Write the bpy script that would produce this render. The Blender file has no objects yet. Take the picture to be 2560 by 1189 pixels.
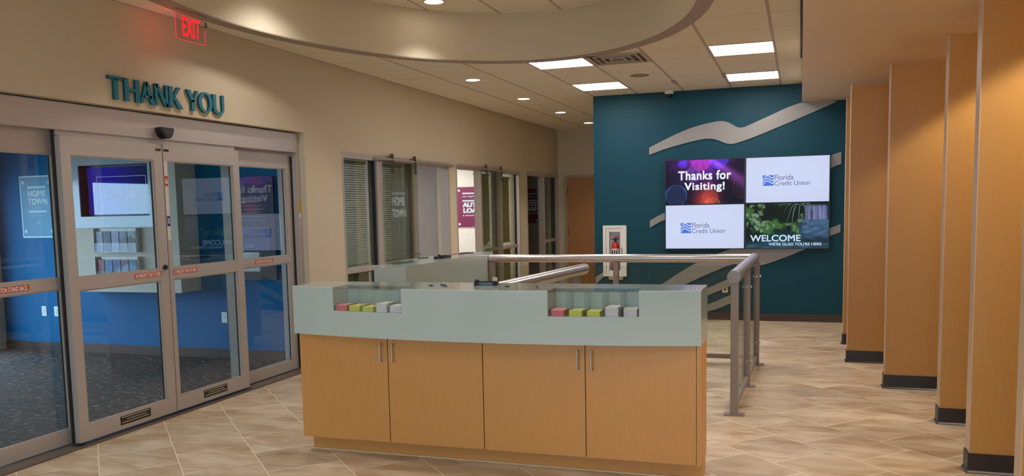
import bpy, bmesh, math, random
from mathutils import Vector, Matrix, noise
R = math.radians
random.seed(7)
S = bpy.context.scene
C = S.collection

# ------------------------------------------------------------------ camera
IMG_W, IMG_H = 2560.0, 1189.0
F_PX, CX, CY = 2132.377, 1271.843, 725.149
YAW, PITCH, ROLL = -0.330253368, -0.096627932, -0.0208517033
EYE = 1.55
cd = bpy.data.cameras.new('camera')
cam = bpy.data.objects.new('camera', cd); C.objects.link(cam)
fw = Vector((math.sin(YAW)*math.cos(PITCH), math.cos(YAW)*math.cos(PITCH), math.sin(PITCH)))
rt = Vector((math.cos(YAW), -math.sin(YAW), 0)); up = rt.cross(fw)
r2 = rt*math.cos(ROLL) + up*math.sin(ROLL); u2 = up*math.cos(ROLL) - rt*math.sin(ROLL)
m = Matrix((r2, u2, -fw)).transposed().to_4x4(); m.translation = Vector((0, 0, EYE))
cam.matrix_world = m
cd.sensor_fit = 'HORIZONTAL'; cd.sensor_width = 36.0
cd.lens = F_PX/IMG_W*36.0
cd.shift_x = (IMG_W/2-CX)/IMG_W; cd.shift_y = (CY-IMG_H/2)/IMG_W
cd.clip_start = 0.05; cd.clip_end = 200
S.camera = cam

# ------------------------------------------------------------------ look, sky, exposure
S.view_settings.view_transform = 'Standard'; S.view_settings.look = 'None'
S.view_settings.exposure = -0.13; S.view_settings.gamma = 1.0
S.view_settings.use_curve_mapping = False
cy = S.cycles
cy.use_denoising = True
cy.max_bounces = 8; cy.diffuse_bounces = 4; cy.glossy_bounces = 4
cy.transmission_bounces = 6; cy.transparent_max_bounces = 24
cy.caustics_reflective = False; cy.caustics_refractive = False
cy.sample_clamp_indirect = 4.0
W = bpy.data.worlds.new('sky'); S.world = W; W.use_nodes = True
SKY = 10.0
bg = W.node_tree.nodes['Background']
bg.inputs[0].default_value = (0.58, 0.78, 1.0, 1); bg.inputs[1].default_value = SKY

P_TROFFER = 21.0        # emission of the square ceiling panels
P_CAN = 84.0           # watts of each recessed can
P_FIN = 115.0           # cans over the wooden fins

# ------------------------------------------------------------------ materials
def srgb(c):
    return tuple((x/255/12.92 if x/255 <= 0.04045 else ((x/255+0.055)/1.055)**2.4) for x in c)
MATS = {}
def nt(name):
    mt = bpy.data.materials.new(name); mt.use_nodes = True
    return mt, mt.node_tree, mt.node_tree.nodes['Principled BSDF']
def mat(name, rgb, rough=0.6, metal=0.0, spec=0.5, var=0.04, scale=6.0, bump=0.0, bscale=80.0, coat=0.0, stretch=None, emit=None):
    if name in MATS: return MATS[name]
    mt, t, p = nt(name); c = srgb(rgb)
    p.inputs['Roughness'].default_value = rough; p.inputs['Metallic'].default_value = metal
    p.inputs['Specular IOR Level'].default_value = spec
    p.inputs['Coat Weight'].default_value = coat; p.inputs['Coat Roughness'].default_value = 0.06
    tc = t.nodes.new('ShaderNodeTexCoord'); mp = t.nodes.new('ShaderNodeMapping')
    t.links.new(tc.outputs['Object'], mp.inputs[0])
    if stretch: mp.inputs['Scale'].default_value = stretch
    nz = t.nodes.new('ShaderNodeTexNoise'); nz.inputs['Scale'].default_value = scale; nz.inputs['Detail'].default_value = 5
    t.links.new(mp.outputs[0], nz.inputs['Vector'])
    mx = t.nodes.new('ShaderNodeMix'); mx.data_type = 'RGBA'
    mx.inputs[6].default_value = (*[v*(1-var*2) for v in c], 1); mx.inputs[7].default_value = (*[min(1, v*(1+var*2)) for v in c], 1)
    t.links.new(nz.outputs[0], mx.inputs[0]); t.links.new(mx.outputs[2], p.inputs['Base Color'])
    if bump:
        nb = t.nodes.new('ShaderNodeTexNoise'); nb.inputs['Scale'].default_value = bscale; nb.inputs['Detail'].default_value = 3
        t.links.new(mp.outputs[0], nb.inputs['Vector'])
        bp = t.nodes.new('ShaderNodeBump'); bp.inputs['Strength'].default_value = bump; bp.inputs['Distance'].default_value = 0.01
        t.links.new(nb.outputs[0], bp.inputs['Height']); t.links.new(bp.outputs[0], p.inputs['Normal'])
    MATS[name] = mt; return mt
def emis(name, rgb, s):
    if name in MATS: return MATS[name]
    mt, t, p = nt(name); c = srgb(rgb)
    p.inputs['Base Color'].default_value = (0.02, 0.02, 0.02, 1); p.inputs['Roughness'].default_value = 0.4; p.inputs['Specular IOR Level'].default_value = .08
    p.inputs['Emission Color'].default_value = (*c, 1); p.inputs['Emission Strength'].default_value = s
    MATS[name] = mt; return mt
def mattr(name, strength=None, rough=0.5, gain=1.0):
    """surface whose picture is stored per vertex; strength -> backlit screen"""
    if name in MATS: return MATS[name]
    mt, t, p = nt(name)
    a = t.nodes.new('ShaderNodeAttribute'); a.attribute_name = 'picture'
    p.inputs['Roughness'].default_value = rough
    if strength:
        p.inputs['Base Color'].default_value = (0.01, 0.01, 0.01, 1)
        t.links.new(a.outputs['Color'], p.inputs['Emission Color']); p.inputs['Emission Strength'].default_value = strength
    else:
        t.links.new(a.outputs['Color'], p.inputs['Base Color'])
    MATS[name] = mt; return mt
def glass(name, tint=(1, 1, 1), rough=0.0, boost=1.0, ior=1.5):
    if name in MATS: return MATS[name]
    mt, t, p = nt(name); n = t.nodes; l = t.links
    out = n['Material Output']; n.remove(p)
    g = n.new('ShaderNodeNewGeometry'); mi = n.new('ShaderNodeMix'); mi.data_type = 'FLOAT'
    mi.inputs[2].default_value = ior; mi.inputs[3].default_value = 1/ior
    l.new(g.outputs['Backfacing'], mi.inputs[0])
    fr = n.new('ShaderNodeFresnel'); l.new(mi.outputs[0], fr.inputs['IOR'])
    mu = n.new('ShaderNodeMath'); mu.operation = 'MULTIPLY'; mu.use_clamp = True; mu.inputs[1].default_value = boost
    l.new(fr.outputs[0], mu.inputs[0])
    tr = n.new('ShaderNodeBsdfTransparent'); tr.inputs[0].default_value = (*tint, 1)
    gl = n.new('ShaderNodeBsdfGlossy'); gl.inputs['Roughness'].default_value = rough
    ms = n.new('ShaderNodeMixShader'); l.new(mu.outputs[0], ms.inputs[0]); l.new(tr.outputs[0], ms.inputs[1]); l.new(gl.outputs[0], ms.inputs[2])
    l.new(ms.outputs[0], out.inputs[0]); MATS[name] = mt; return mt
def ghost(name, rgb, alpha):
    if name in MATS: return MATS[name]
    mt, t, p = nt(name); p.inputs['Base Color'].default_value = (*srgb(rgb), 1); p.inputs['Alpha'].default_value = alpha
    p.inputs['Roughness'].default_value = .6; MATS[name] = mt; return mt

class G:
    """tiny expression helper for shader math"""
    def __init__(s, t): s.t = t
    def m(s, op, a, b=None, c=None):
        n = s.t.nodes.new('ShaderNodeMath'); n.operation = op
        for i, v in enumerate((a, b, c)):
            if v is None: continue
            if isinstance(v, (int, float)): n.inputs[i].default_value = v
            else: s.t.links.new(v, n.inputs[i])
        return n.outputs[0]
def floor_mat():
    mt, t, p = nt('travertine_tile'); g = G(t)
    tc = t.nodes.new('ShaderNodeTexCoord'); sx = t.nodes.new('ShaderNodeSeparateXYZ'); t.links.new(tc.outputs['Object'], sx.inputs[0])
    X, Y = sx.outputs[0], sx.outputs[1]
    u = g.m('DIVIDE', g.m('ADD', g.m('ADD', X, Y), .045), .64)
    row = g.m('FLOOR', u); odd = g.m('FLOORED_MODULO', row, 2.0)
    v = g.m('ADD', g.m('DIVIDE', g.m('ADD', g.m('SUBTRACT', X, Y), 5.035), .64), g.m('MULTIPLY', g.m('SUBTRACT', 1.0, odd), .5))
    def edge(a): 
        f = g.m('FRACT', a); return g.m('MINIMUM', f, g.m('SUBTRACT', 1.0, f))
    d = g.m('MINIMUM', edge(u), edge(v))
    line = g.m('LESS_THAN', d, .0065)
    # per tile offset for colour and texture
    cb = t.nodes.new('ShaderNodeCombineXYZ'); t.links.new(row, cb.inputs[0]); t.links.new(g.m('FLOOR', v), cb.inputs[1])
    wn = t.nodes.new('ShaderNodeTexWhiteNoise'); t.links.new(cb.outputs[0], wn.inputs['Vector'])
    va = t.nodes.new('ShaderNodeVectorMath'); va.operation = 'MULTIPLY_ADD'; t.links.new(wn.outputs['Color'], va.inputs[0])
    va.inputs[1].default_value = (9, 9, 9); t.links.new(tc.outputs['Object'], va.inputs[2])
    mp = t.nodes.new('ShaderNodeMapping'); mp.inputs['Rotation'].default_value = (0, 0, R(-24)); mp.inputs['Scale'].default_value = (1, 2.6, 1)
    t.links.new(va.outputs[0], mp.inputs[0])
    n1 = t.nodes.new('ShaderNodeTexNoise'); n1.inputs['Scale'].default_value = 2.4; n1.inputs['Detail'].default_value = 6; n1.inputs['Roughness'].default_value = .6
    n1.inputs['Distortion'].default_value = .6
    t.links.new(mp.outputs[0], n1.inputs['Vector'])
    cr = t.nodes.new('ShaderNodeValToRGB'); e = cr.color_ramp.elements
    e[0].position = .30; e[0].color = (*srgb((162, 132, 98)), 1); e[1].position = .72; e[1].color = (*srgb((220, 200, 176)), 1)
    k = cr.color_ramp.elements.new(.5); k.color = (*srgb((194, 170, 140)), 1)
    t.links.new(n1.outputs[0], cr.inputs[0])
    hs = t.nodes.new('ShaderNodeHueSaturation'); t.links.new(cr.outputs[0], hs.inputs['Color'])
    t.links.new(g.m('MULTIPLY_ADD', wn.outputs['Value'], .16, .90), hs.inputs['Value'])
    mx = t.nodes.new('ShaderNodeMix'); mx.data_type = 'RGBA'; t.links.new(line, mx.inputs[0])
    t.links.new(hs.outputs[0], mx.inputs[6]); mx.inputs[7].default_value = (*srgb((232, 218, 196)), 1)
    t.links.new(mx.outputs[2], p.inputs['Base Color'])
    p.inputs['Roughness'].default_value = .42; p.inputs['Specular IOR Level'].default_value = .35
    bp = t.nodes.new('ShaderNodeBump'); bp.inputs['Strength'].default_value = .25; bp.inputs['Distance'].default_value = .003; bp.invert = True
    t.links.new(line, bp.inputs['Height']); t.links.new(bp.outputs[0], p.inputs['Normal'])
    return mt
def tile_mat(name, ox, oy, wide=.028, thin=.014, rgb=(240, 232, 214), line=(186, 172, 162)):
    mt, t, p = nt(name); g = G(t)
    tc = t.nodes.new('ShaderNodeTexCoord'); sx = t.nodes.new('ShaderNodeSeparateXYZ'); t.links.new(tc.outputs['Object'], sx.inputs[0])
    def dist(a, o, s):
        f = g.m('FRACT', g.m('DIVIDE', g.m('SUBTRACT', a, o), s)); return g.m('MULTIPLY', g.m('MINIMUM', f, g.m('SUBTRACT', 1.0, f)), s)
    lx = g.m('LESS_THAN', dist(sx.outputs[0], ox, .61), wide/2); ly = g.m('LESS_THAN', dist(sx.outputs[1], oy, .622), thin/2)
    l2 = g.m('MAXIMUM', lx, g.m('MULTIPLY', ly, .6))
    nz = t.nodes.new('ShaderNodeTexNoise'); nz.inputs['Scale'].default_value = 160; t.links.new(tc.outputs['Object'], nz.inputs['Vector'])
    c = srgb(rgb); ma = t.nodes.new('ShaderNodeMix'); ma.data_type = 'RGBA'; t.links.new(nz.outputs[0], ma.inputs[0])
    ma.inputs[6].default_value = (*[v*.86 for v in c], 1); ma.inputs[7].default_value = (*[v*1.1 for v in c], 1)
    mx = t.nodes.new('ShaderNodeMix'); mx.data_type = 'RGBA'; t.links.new(l2, mx.inputs[0]); t.links.new(ma.outputs[2], mx.inputs[6])
    mx.inputs[7].default_value = (*srgb(line), 1); t.links.new(mx.outputs[2], p.inputs['Base Color']); p.inputs['Roughness'].default_value = .9
    bp = t.nodes.new('ShaderNodeBump'); bp.inputs['Strength'].default_value = .3; bp.inputs['Distance'].default_value = .004; bp.invert = True
    t.links.new(l2, bp.inputs['Height']); t.links.new(bp.outputs[0], p.inputs['Normal'])
    return mt
def carpet_mat():
    mt, t, p = nt('vestibule_carpet')
    tc = t.nodes.new('ShaderNodeTexCoord'); mp = t.nodes.new('ShaderNodeMapping'); mp.inputs['Scale'].default_value = (1, 1.0, 1)
    t.links.new(tc.outputs['Object'], mp.inputs[0])
    n1 = t.nodes.new('ShaderNodeTexNoise'); n1.inputs['Scale'].default_value = 16; n1.inputs['Detail'].default_value = 2; t.links.new(mp.outputs[0], n1.inputs['Vector'])
    cr = t.nodes.new('ShaderNodeValToRGB'); e = cr.color_ramp.elements
    e[0].position = .54; e[0].color = (*srgb((56, 45, 40)), 1); e[1].position = .70; e[1].color = (*srgb((122, 116, 112)), 1)
    t.links.new(n1.outputs[0], cr.inputs[0]); t.links.new(cr.outputs[0], p.inputs['Base Color']); p.inputs['Roughness'].default_value = .95
    return mt

M = dict(
    beige=mat('beige_paint', (206, 190, 163), .75, var=.015, bump=.05, bscale=120),
    peach=mat('peach_soffit_paint', (232, 212, 182), .55, var=.015),
    cove=mat('cove_paint', (214, 200, 174), .7, var=.012),
    rim=mat('grey_trim_paint', (160, 144, 130), .6, var=.01),
    teal=mat('teal_paint', (3, 64, 80), .55, spec=.3, var=.03),
    daylit_teal=mat('daylit_teal_paint', (0, 104, 156), .6, spec=.2, var=.03),  # same teal paint, with the blue of the daylight put into its colour
    cream=mat('cream_paint', (214, 204, 186), .7, var=.01),
    white=mat('white_enamel', (226, 222, 214), .4, var=.01),
    alu=mat('taupe_aluminium', (186, 175, 167), .42, .3, var=.02, stretch=(1, 1, 1)),
    alu2=mat('brushed_header_aluminium', (188, 174, 168), .38, .3, var=.03, scale=30, stretch=(1, .06, 6)),
    steel=mat('satin_steel', (192, 184, 182), .28, .75, var=.02),
    postm=mat('painted_grey_steel', (146, 136, 130), .45, .25, var=.02),
    black=mat('black_plastic', (22, 21, 22), .35, var=.02),
    gask=mat('dark_gasket', (26, 24, 24), .6, var=.02),
    maple=mat('maple_laminate', (196, 138, 74), .38, var=.05, scale=9, stretch=(9, 9, .7)),
    fin=mat('maple_fin_laminate', (182, 132, 66), .42, var=.05, scale=9, stretch=(8, 8, .6)),
    finedge=mat('fin_edge_band', (206, 176, 146), .4, var=.02),
    dwood=mat('door_veneer', (180, 124, 72), .4, var=.06, scale=9, stretch=(9, 9, .7)),
    slab=mat('sage_solid_surface', (176, 187, 179), .16, var=.02, scale=300, spec=.5, coat=.35),
    kick=mat('black_rubber_base', (40, 32, 30), .4, var=.02),
    brown=mat('brown_rubber_base', (66, 50, 44), .45, var=.02),
    caulk=mat('caulk', (206, 178, 134), .6, var=.02),
    swoosh=mat('brushed_swoosh_metal', (144, 137, 131), .4, .25, var=.03, scale=20, stretch=(1, 1, 8)),
    letter=mat('teal_metal_letter', (8, 98, 112), .3, .45, var=.03),
    pink=mat('pink_paper', (222, 110, 116), .8), yellow=mat('yellow_paper', (206, 204, 92), .8), paper=mat('white_paper', (214, 206, 206), .8),
    red=mat('red_enamel', (190, 24, 22), .3), redst=mat('red_vinyl', (188, 52, 46), .5), blueV=mat('blue_vinyl', (30, 44, 120), .5),
    yellowst=mat('yellow_vinyl', (200, 150, 30), .5), lett=mat('pale_print', (232, 220, 205), .6),
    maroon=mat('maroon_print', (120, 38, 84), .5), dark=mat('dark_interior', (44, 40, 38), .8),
    blind=mat('blind_vinyl', (150, 150, 120), .6), olive=mat('olive_blind', (146, 146, 92), .7), offw=mat('office_paint', (170, 160, 152), .8),
    offblue=mat('office_blue_grey', (128, 142, 160), .6), offbright=mat('office_white_paint', (232, 230, 226), .8),
    poster=mat('poster_blue', (62, 140, 176), .45), navy=mat('navy_print', (30, 60, 110), .5),
    vent=mat('vent_metal', (190, 174, 150), .5), ventd=mat('vent_shadow_metal', (70, 62, 60), .7),
    asphalt=mat('outdoor_paving', (150, 148, 145), .9), carpet=carpet_mat(),
    clear=glass('door_glass', (.93, .97, .98), boost=1.0), ctop=glass('counter_glass', (.975, .99, .985), boost=1.0),
    railg=glass('railing_glass', (.90, .95, .92), boost=.8), offg=glass('office_glass', (.84, .88, .84), boost=1.3),
    acr=glass('acrylic', (.97, .98, .99), boost=.5))

# ------------------------------------------------------------------ geometry helpers
class MB:
    def __init__(s, T=None): s.v = []; s.f = []; s.T = T
    def add(s, vs, fs):
        b = len(s.v); s.v += [Vector(v) for v in vs]; s.f += [tuple(i+b for i in f) for f in fs]; return s
    def box(s, x0, x1, y0, y1, z0, z1):
        return s.add([(x0, y0, z0), (x1, y0, z0), (x1, y1, z0), (x0, y1, z0), (x0, y0, z1), (x1, y0, z1), (x1, y1, z1), (x0, y1, z1)],
                     [(3, 2, 1, 0), (4, 5, 6, 7), (0, 1, 5, 4), (1, 2, 6, 5), (2, 3, 7, 6), (3, 0, 4, 7)])
    def prism(s, pts, a, b, axis='z'):
        """polygon in the plane across the axis, pushed from a to b"""
        if axis == 'z': q = lambda p, h: (p[0], p[1], h)
        elif axis == 'y': q = lambda p, h: (p[0], h, p[1])
        else: q = lambda p, h: (h, p[0], p[1])
        n = len(pts)
        return s.add([q(p, a) for p in pts]+[q(p, b) for p in pts],
                     [tuple(range(n))[::-1], tuple(range(n, 2*n))]+[(i, (i+1) % n, n+(i+1) % n, n+i) for i in range(n)])
    def tube(s, p, q, r, n=16, r2=None, cap=True):
        p, q = Vector(p), Vector(q); d = (q-p).normalized(); a = d.orthogonal().normalized(); b = d.cross(a)
        r2 = r if r2 is None else r2
        vs = [p+(a*math.cos(t)+b*math.sin(t))*r for t in [2*math.pi*i/n for i in range(n)]]+[q+(a*math.cos(t)+b*math.sin(t))*r2 for t in [2*math.pi*i/n for i in range(n)]]
        fs = [(i, (i+1) % n, n+(i+1) % n, n+i) for i in range(n)]
        if cap: fs += [tuple(range(n))[::-1], tuple(range(n, 2*n))]
        return s.add(vs, fs)
    def lathe(s, c, prof, n=24):
        """prof: (r,z) pairs, turned about the vertical through c"""
        c = Vector(c); vs = []; fs = []
        for r, z in prof: vs += [c+Vector((r*math.cos(2*math.pi*i/n), r*math.sin(2*math.pi*i/n), z)) for i in range(n)]
        for k in range(len(prof)-1):
            fs += [(k*n+i, k*n+(i+1) % n, (k+1)*n+(i+1) % n, (k+1)*n+i) for i in range(n)]
        fs += [tuple(range(n))[::-1], tuple(range((len(prof)-1)*n, len(prof)*n))]
        return s.add(vs, fs)
    def build(s, name, material, parent=None, bevel=0, smooth=False):
        vs = [s.T @ v for v in s.v] if s.T else s.v
        org = Vector((0, 0, 0))
        pw = WLOC.get(parent.name, org) if parent else org
        me = bpy.data.meshes.new(name); me.from_pydata([v-pw for v in vs], [], s.f); me.validate()
        bm = bmesh.new(); bm.from_mesh(me); bmesh.ops.recalc_face_normals(bm, faces=bm.faces); bm.to_mesh(me); bm.free()
        me.materials.append(material)
        o = bpy.data.objects.new(name, me); C.objects.link(o)
        if parent: o.parent = parent
        WLOC[o.name] = pw
        if bevel:
            b = o.modifiers.new('soft_edge', 'BEVEL'); b.width = bevel; b.segments = 2; b.limit_method = 'ANGLE'
        if smooth:
            for p in me.polygons: p.use_smooth = True
            try: me.set_sharp_from_angle(angle=R(40))
            except Exception: pass
        return o
WLOC = {}
def tag(o, label=None, cat=None, group=None, kind=None):
    if label: o['label'] = label
    if cat: o['category'] = cat
    if group: o['group'] = group
    if kind: o['kind'] = kind
    return o
def thing(name, label, cat, loc, group=None):
    o = bpy.data.objects.new(name, None); C.objects.link(o); o.location = loc; o.empty_display_size = .1
    WLOC[o.name] = Vector(loc); return tag(o, label, cat, group)
def struct(o, label=None): return tag(o, label, kind='structure')
def box(name, x0, x1, y0, y1, z0, z1, m_, parent=None, bevel=0):
    return MB().box(x0, x1, y0, y1, z0, z1).build(name, m_, parent, bevel)

_tmp = {}
def text_poly(body, bold=0.0, extrude=0.0, shear=0.0, space=1.0, align='LEFT'):
    key = (body, bold, extrude, shear, space, align)
    if key in _tmp: return _tmp[key]
    cu = bpy.data.curves.new('t', 'FONT'); cu.body = body; cu.size = 1; cu.offset = bold; cu.extrude = extrude; cu.shear = shear
    cu.space_character = space; cu.align_x = align; cu.resolution_u = 4; cu.space_line = .95
    o = bpy.data.objects.new('t', cu); C.objects.link(o)
    dg = bpy.context.evaluated_depsgraph_get(); dg.update()
    me = bpy.data.meshes.new_from_object(o.evaluated_get(dg))
    vs = [v.co.copy() for v in me.vertices]; fs = [tuple(p.vertices) for p in me.polygons]
    bpy.data.objects.remove(o); bpy.data.curves.remove(cu); bpy.data.meshes.remove(me)
    _tmp[key] = (vs, fs); return _tmp[key]
def text_on(mb, body, O, U, V, w, h, bold=0.0, depth=.001, shear=0.0, space=1.0, align='LEFT'):
    """write body into the box w x h whose lower left corner is O, along U, up V"""
    vs, fs = text_poly(body, 0.0, .5, shear, space, align)
    if not vs: return mb
    x0 = min(v.x for v in vs)-bold; x1 = max(v.x for v in vs)+bold; y0 = min(v.y for v in vs)-bold; y1 = max(v.y for v in vs)+bold
    O, U, V = Vector(O), Vector(U).normalized(), Vector(V).normalized(); N = U.cross(V)
    for k, (bx_, by_) in enumerate(((0, 0),) if bold < .004 else ((0, 0), (-bold, -bold), (bold, -bold), (bold, bold), (-bold, bold), (0, bold), (0, -bold), (bold, 0), (-bold, 0))):
        d_ = depth*(1-.02*k)
        mb.add([O+U*((v.x+bx_-x0)/(x1-x0)*w)+V*((v.y+by_-y0)/(y1-y0)*h)+N*(v.z+.5)*d_ for v in vs], fs)
    return mb
def catmull(pts, n=6):
    out = []
    for i in range(len(pts)-1):
        p0 = pts[max(i-1, 0)]; p1 = pts[i]; p2 = pts[i+1]; p3 = pts[min(i+2, len(pts)-1)]
        for k in range(n):
            t = k/n
            out.append(tuple(.5*((2*p1[j])+(-p0[j]+p2[j])*t+(2*p0[j]-5*p1[j]+4*p2[j]-p3[j])*t*t+(-p0[j]+3*p1[j]-3*p2[j]+p3[j])*t**3) for j in (0, 1)))
    out.append(tuple(pts[-1])); return out
def band(mb, top, bot, a, b, axis='y', n=6):
    """a ribbon between two smooth edges, built as a strip so that it may curve"""
    T = catmull(top, n); B = catmull(bot, n)
    def res(L, k):
        d = [0]
        for i in range(1, len(L)): d.append(d[-1]+math.dist(L[i], L[i-1]))
        out = []; j = 0
        for i in range(k):
            s_ = d[-1]*i/(k-1)
            while j < len(L)-2 and d[j+1] < s_: j += 1
            f = (s_-d[j])/max(1e-9, d[j+1]-d[j]); out.append(tuple(L[j][q]+(L[j+1][q]-L[j][q])*min(1, f) for q in (0, 1)))
        return out
    K = 48; T = res(T, K); B = res(B, K)
    q = (lambda p, h: (p[0], h, p[1])) if axis == 'y' else (lambda p, h: (h, p[0], p[1]))
    vs = [q(p, a) for p in T]+[q(p, a) for p in B]+[q(p, b) for p in T]+[q(p, b) for p in B]; fs = []
    for i in range(K-1):
        fs += [(i, i+1, K+i+1, K+i), (2*K+i, 3*K+i, 3*K+i+1, 2*K+i+1), (i, 2*K+i, 2*K+i+1, i+1), (K+i, K+i+1, 3*K+i+1, 3*K+i)]
    fs += [(0, K, 3*K, 2*K), (K-1, 3*K-1, 4*K-1, 2*K-1)]
    return mb.add(vs, fs)
def picture(name, O, U, V, w, h, fn, nx, ny, material, parent, depth=.002):
    """flat printed or lit picture: colour from fn(u,v) kept per vertex; a thin sheet with a back"""
    O, U, V = Vector(O), Vector(U).normalized(), Vector(V).normalized(); N = U.cross(V)
    vs = []; cols = []; fs = []
    for j in range(ny+1):
        for i in range(nx+1):
            vs.append(O+U*(w*i/nx)+V*(h*j/ny)); cols.append(fn(i/nx, j/ny))
    for j in range(ny):
        for i in range(nx):
            a = j*(nx+1)+i; fs.append((a, a+1, a+nx+2, a+nx+1))
    b = len(vs); cs = [0, nx, (nx+1)*(ny+1)-1, (nx+1)*ny]
    for c in cs: vs.append(vs[c]-N*depth); cols.append(cols[c])
    fs.append((b+3, b+2, b+1, b))
    pw = WLOC.get(parent.name, Vector()) if parent else Vector()
    me = bpy.data.meshes.new(name); me.from_pydata([v-pw for v in vs], [], fs)
    ca = me.color_attributes.new('picture', 'FLOAT_COLOR', 'POINT')
    flat = []
    for c in cols: flat += [c[0], c[1], c[2], 1.0]
    ca.data.foreach_set('color', flat); me.materials.append(material)
    o = bpy.data.objects.new(name, me); C.objects.link(o)
    if parent: o.parent = parent
    WLOC[o.name] = pw; return o
def dup(o, parent=None):
    c = o.copy(); C.objects.link(c)
    if parent: c.parent = parent
    for k in list(o.children): dup(k, c)
    return c

# ================================================================== the room
CEIL = 3.035; WX = -4.54; TY = 11.60
struct(box('floor', -4.72, 2.7, -3.2, 16.6, -.1, 0, floor_mat()), 'beige travertine tiles laid diagonally')
# ceiling with the oval recess
EC = (-2.44, 5.70); EA, EB = 1.785, 2.75
def ell(a, b, n=96): return [(EC[0]+a*math.cos(2*math.pi*i/n), EC[1]+b*math.sin(2*math.pi*i/n)) for i in range(n)]
def holed(name, rect, hole, z, material):
    bm = bmesh.new(); x0, x1, y0, y1 = rect
    A = [bm.verts.new((x, y, z)) for x, y in ((x0, y0), (x1, y0), (x1, y1), (x0, y1))]; B = [bm.verts.new((x, y, z)) for x, y in hole]
    E_ = [bm.edges.new((L[i], L[(i+1) % len(L)])) for L in (A, B) for i in range(len(L))]
    bmesh.ops.triangle_fill(bm, edges=E_, use_beauty=True, use_dissolve=False)
    bmesh.ops.recalc_face_normals(bm, faces=bm.faces)
    r = bmesh.ops.extrude_face_region(bm, geom=bm.faces[:])
    bmesh.ops.translate(bm, vec=(0, 0, .03), verts=[g for g in r['geom'] if isinstance(g, bmesh.types.BMVert)])
    bmesh.ops.recalc_face_normals(bm, faces=bm.faces)
    me = bpy.data.meshes.new(name); bm.to_mesh(me); bm.free(); me.materials.append(material)
    o = bpy.data.objects.new(name, me); C.objects.link(o); WLOC[o.name] = Vector(); return o
struct(holed('ceiling', (-4.72, 2.7, -3.2, 16.6), ell(EA+.06, EB+.06), CEIL, tile_mat('acoustic_tile', -.257, 8.44)), 'acoustic tile ceiling')
def ring(mb, a0, b0, a1, b1, z0, z1, n=96):
    I, O = ell(a0, b0, n), ell(a1, b1, n)
    vs = [(x, y, z) for z in (z0, z1) for L in (I, O) for x, y in L]; fs = []
    for i in range(n):
        j = (i+1) % n
        fs += [(i, j, n+j, n+i), (2*n+i, 3*n+i, 3*n+j, 2*n+j), (i, 2*n+i, 2*n+j, j), (n+i, n+j, 3*n+j, 3*n+i)]
    return mb.add(vs, fs)
RZ = 3.50
struct(ring(MB(), EA, EB, EA+.05, EB+.05, CEIL-.002, RZ).build('wall_recess', M['cove'], smooth=True), 'curved beige side of the oval ceiling recess')
struct(ring(MB(), EA, EB, EA+.125, EB+.125, CEIL-.012, CEIL).build('trim_1', M['rim'], smooth=True), 'flat grey rim around the oval recess')
rc = MB().prism(ell(EA+.04, EB+.04), RZ, RZ+.04)
struct(rc.build('ceiling_recess', tile_mat('recess_tile', -.45, 7.62, wide=.03, thin=.012)), 'tile ceiling of the oval recess')
# left wall with its openings
D0, D1, DZ = 3.43, 7.25, 2.31
OFF = [(7.95, 10.83), (11.08, 13.93), (14.33, 16.37)]; OZ = 2.17
wl = MB()
wl.box(WX-.18, WX, -3.2, D0, 0, CEIL); wl.box(WX-.18, WX, D0, D1, DZ, CEIL); wl.box(WX-.18, WX, D1, OFF[0][0], 0, CEIL)
wl.box(WX-.18, WX, OFF[0][0], 16.6, OZ, CEIL)
wl.box(WX-.18, WX, OFF[0][1], OFF[1][0], 0, OZ); wl.box(WX-.18, WX, OFF[1][1], OFF[2][0], 0, OZ); wl.box(WX-.18, WX, OFF[2][1], 16.6, 0, OZ)
struct(wl.build('wall_left', M['beige']), 'long beige wall with the entrance and the office fronts')
END = 16.38
we = MB(); we.box(WX, -4.39, END, END+.15, 0, CEIL); we.box(-4.39, -3.45, END, END+.15, 2.13, CEIL); we.box(-3.45, -2.7, END, END+.15, 0, CEIL)
struct(we.build('wall_end', M['beige']), 'beige wall closing the corridor')
struct(box('wall_corridor', -2.7, -2.55, TY+.15, END, 0, CEIL, M['beige']), 'corridor side wall behind the teal wall')
struct(box('wall_back', -2.7, 2.7, TY, TY+.15, 0, CEIL, M['teal']), 'teal feature wall')
struct(box('wall_right', 2.55, 2.7, -3.2, TY, 0, CEIL, M['beige']), 'right wall behind the wooden fins')
FX0, FX1, FZ0, FZ1 = -4.0, 0.9, .75, 2.65  # opening of an unseen window, added to light the counter front
wf = MB(); wf.box(WX, FX0, -3.2, -3.05, 0, CEIL); wf.box(FX1, 2.55, -3.2, -3.05, 0, CEIL); wf.box(FX0, FX1, -3.2, -3.05, 0, FZ0); wf.box(FX0, FX1, -3.2, -3.05, FZ1, CEIL)
struct(wf.build('wall_front', M['beige']), 'wall behind the viewer with a wide window added for light')
wn_ = thing('window_7', 'wide unseen window added behind the viewer to light the counter front', 'x', ((FX0+FX1)/2, -3.12, FZ0)); wn_['kind'] = 'structure'; del wn_['category']
f = MB()
for k in range(5):
    x = FX0+(FX1-FX0-.05)*k/4; f.box(x, x+.05, -3.15, -3.09, FZ0, FZ1)
f.box(FX0+.05, FX1-.05, -3.149, -3.091, FZ0, FZ0+.05); f.box(FX0+.05, FX1-.05, -3.149, -3.091, FZ1-.05, FZ1); f.build('frame', M['alu'], wn_)
box('glass_pane', FX0+.05, FX1-.05, -3.123, -3.117, FZ0+.05, FZ1-.05, glass('added_window_glass', (.92, .96, .97)), wn_)
pl0 = bpy.data.lights.new('window_portal', 'AREA'); pl0.shape = 'RECTANGLE'; pl0.size = FX1-FX0; pl0.size_y = FZ1-FZ0; pl0.cycles.is_portal = True
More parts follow.
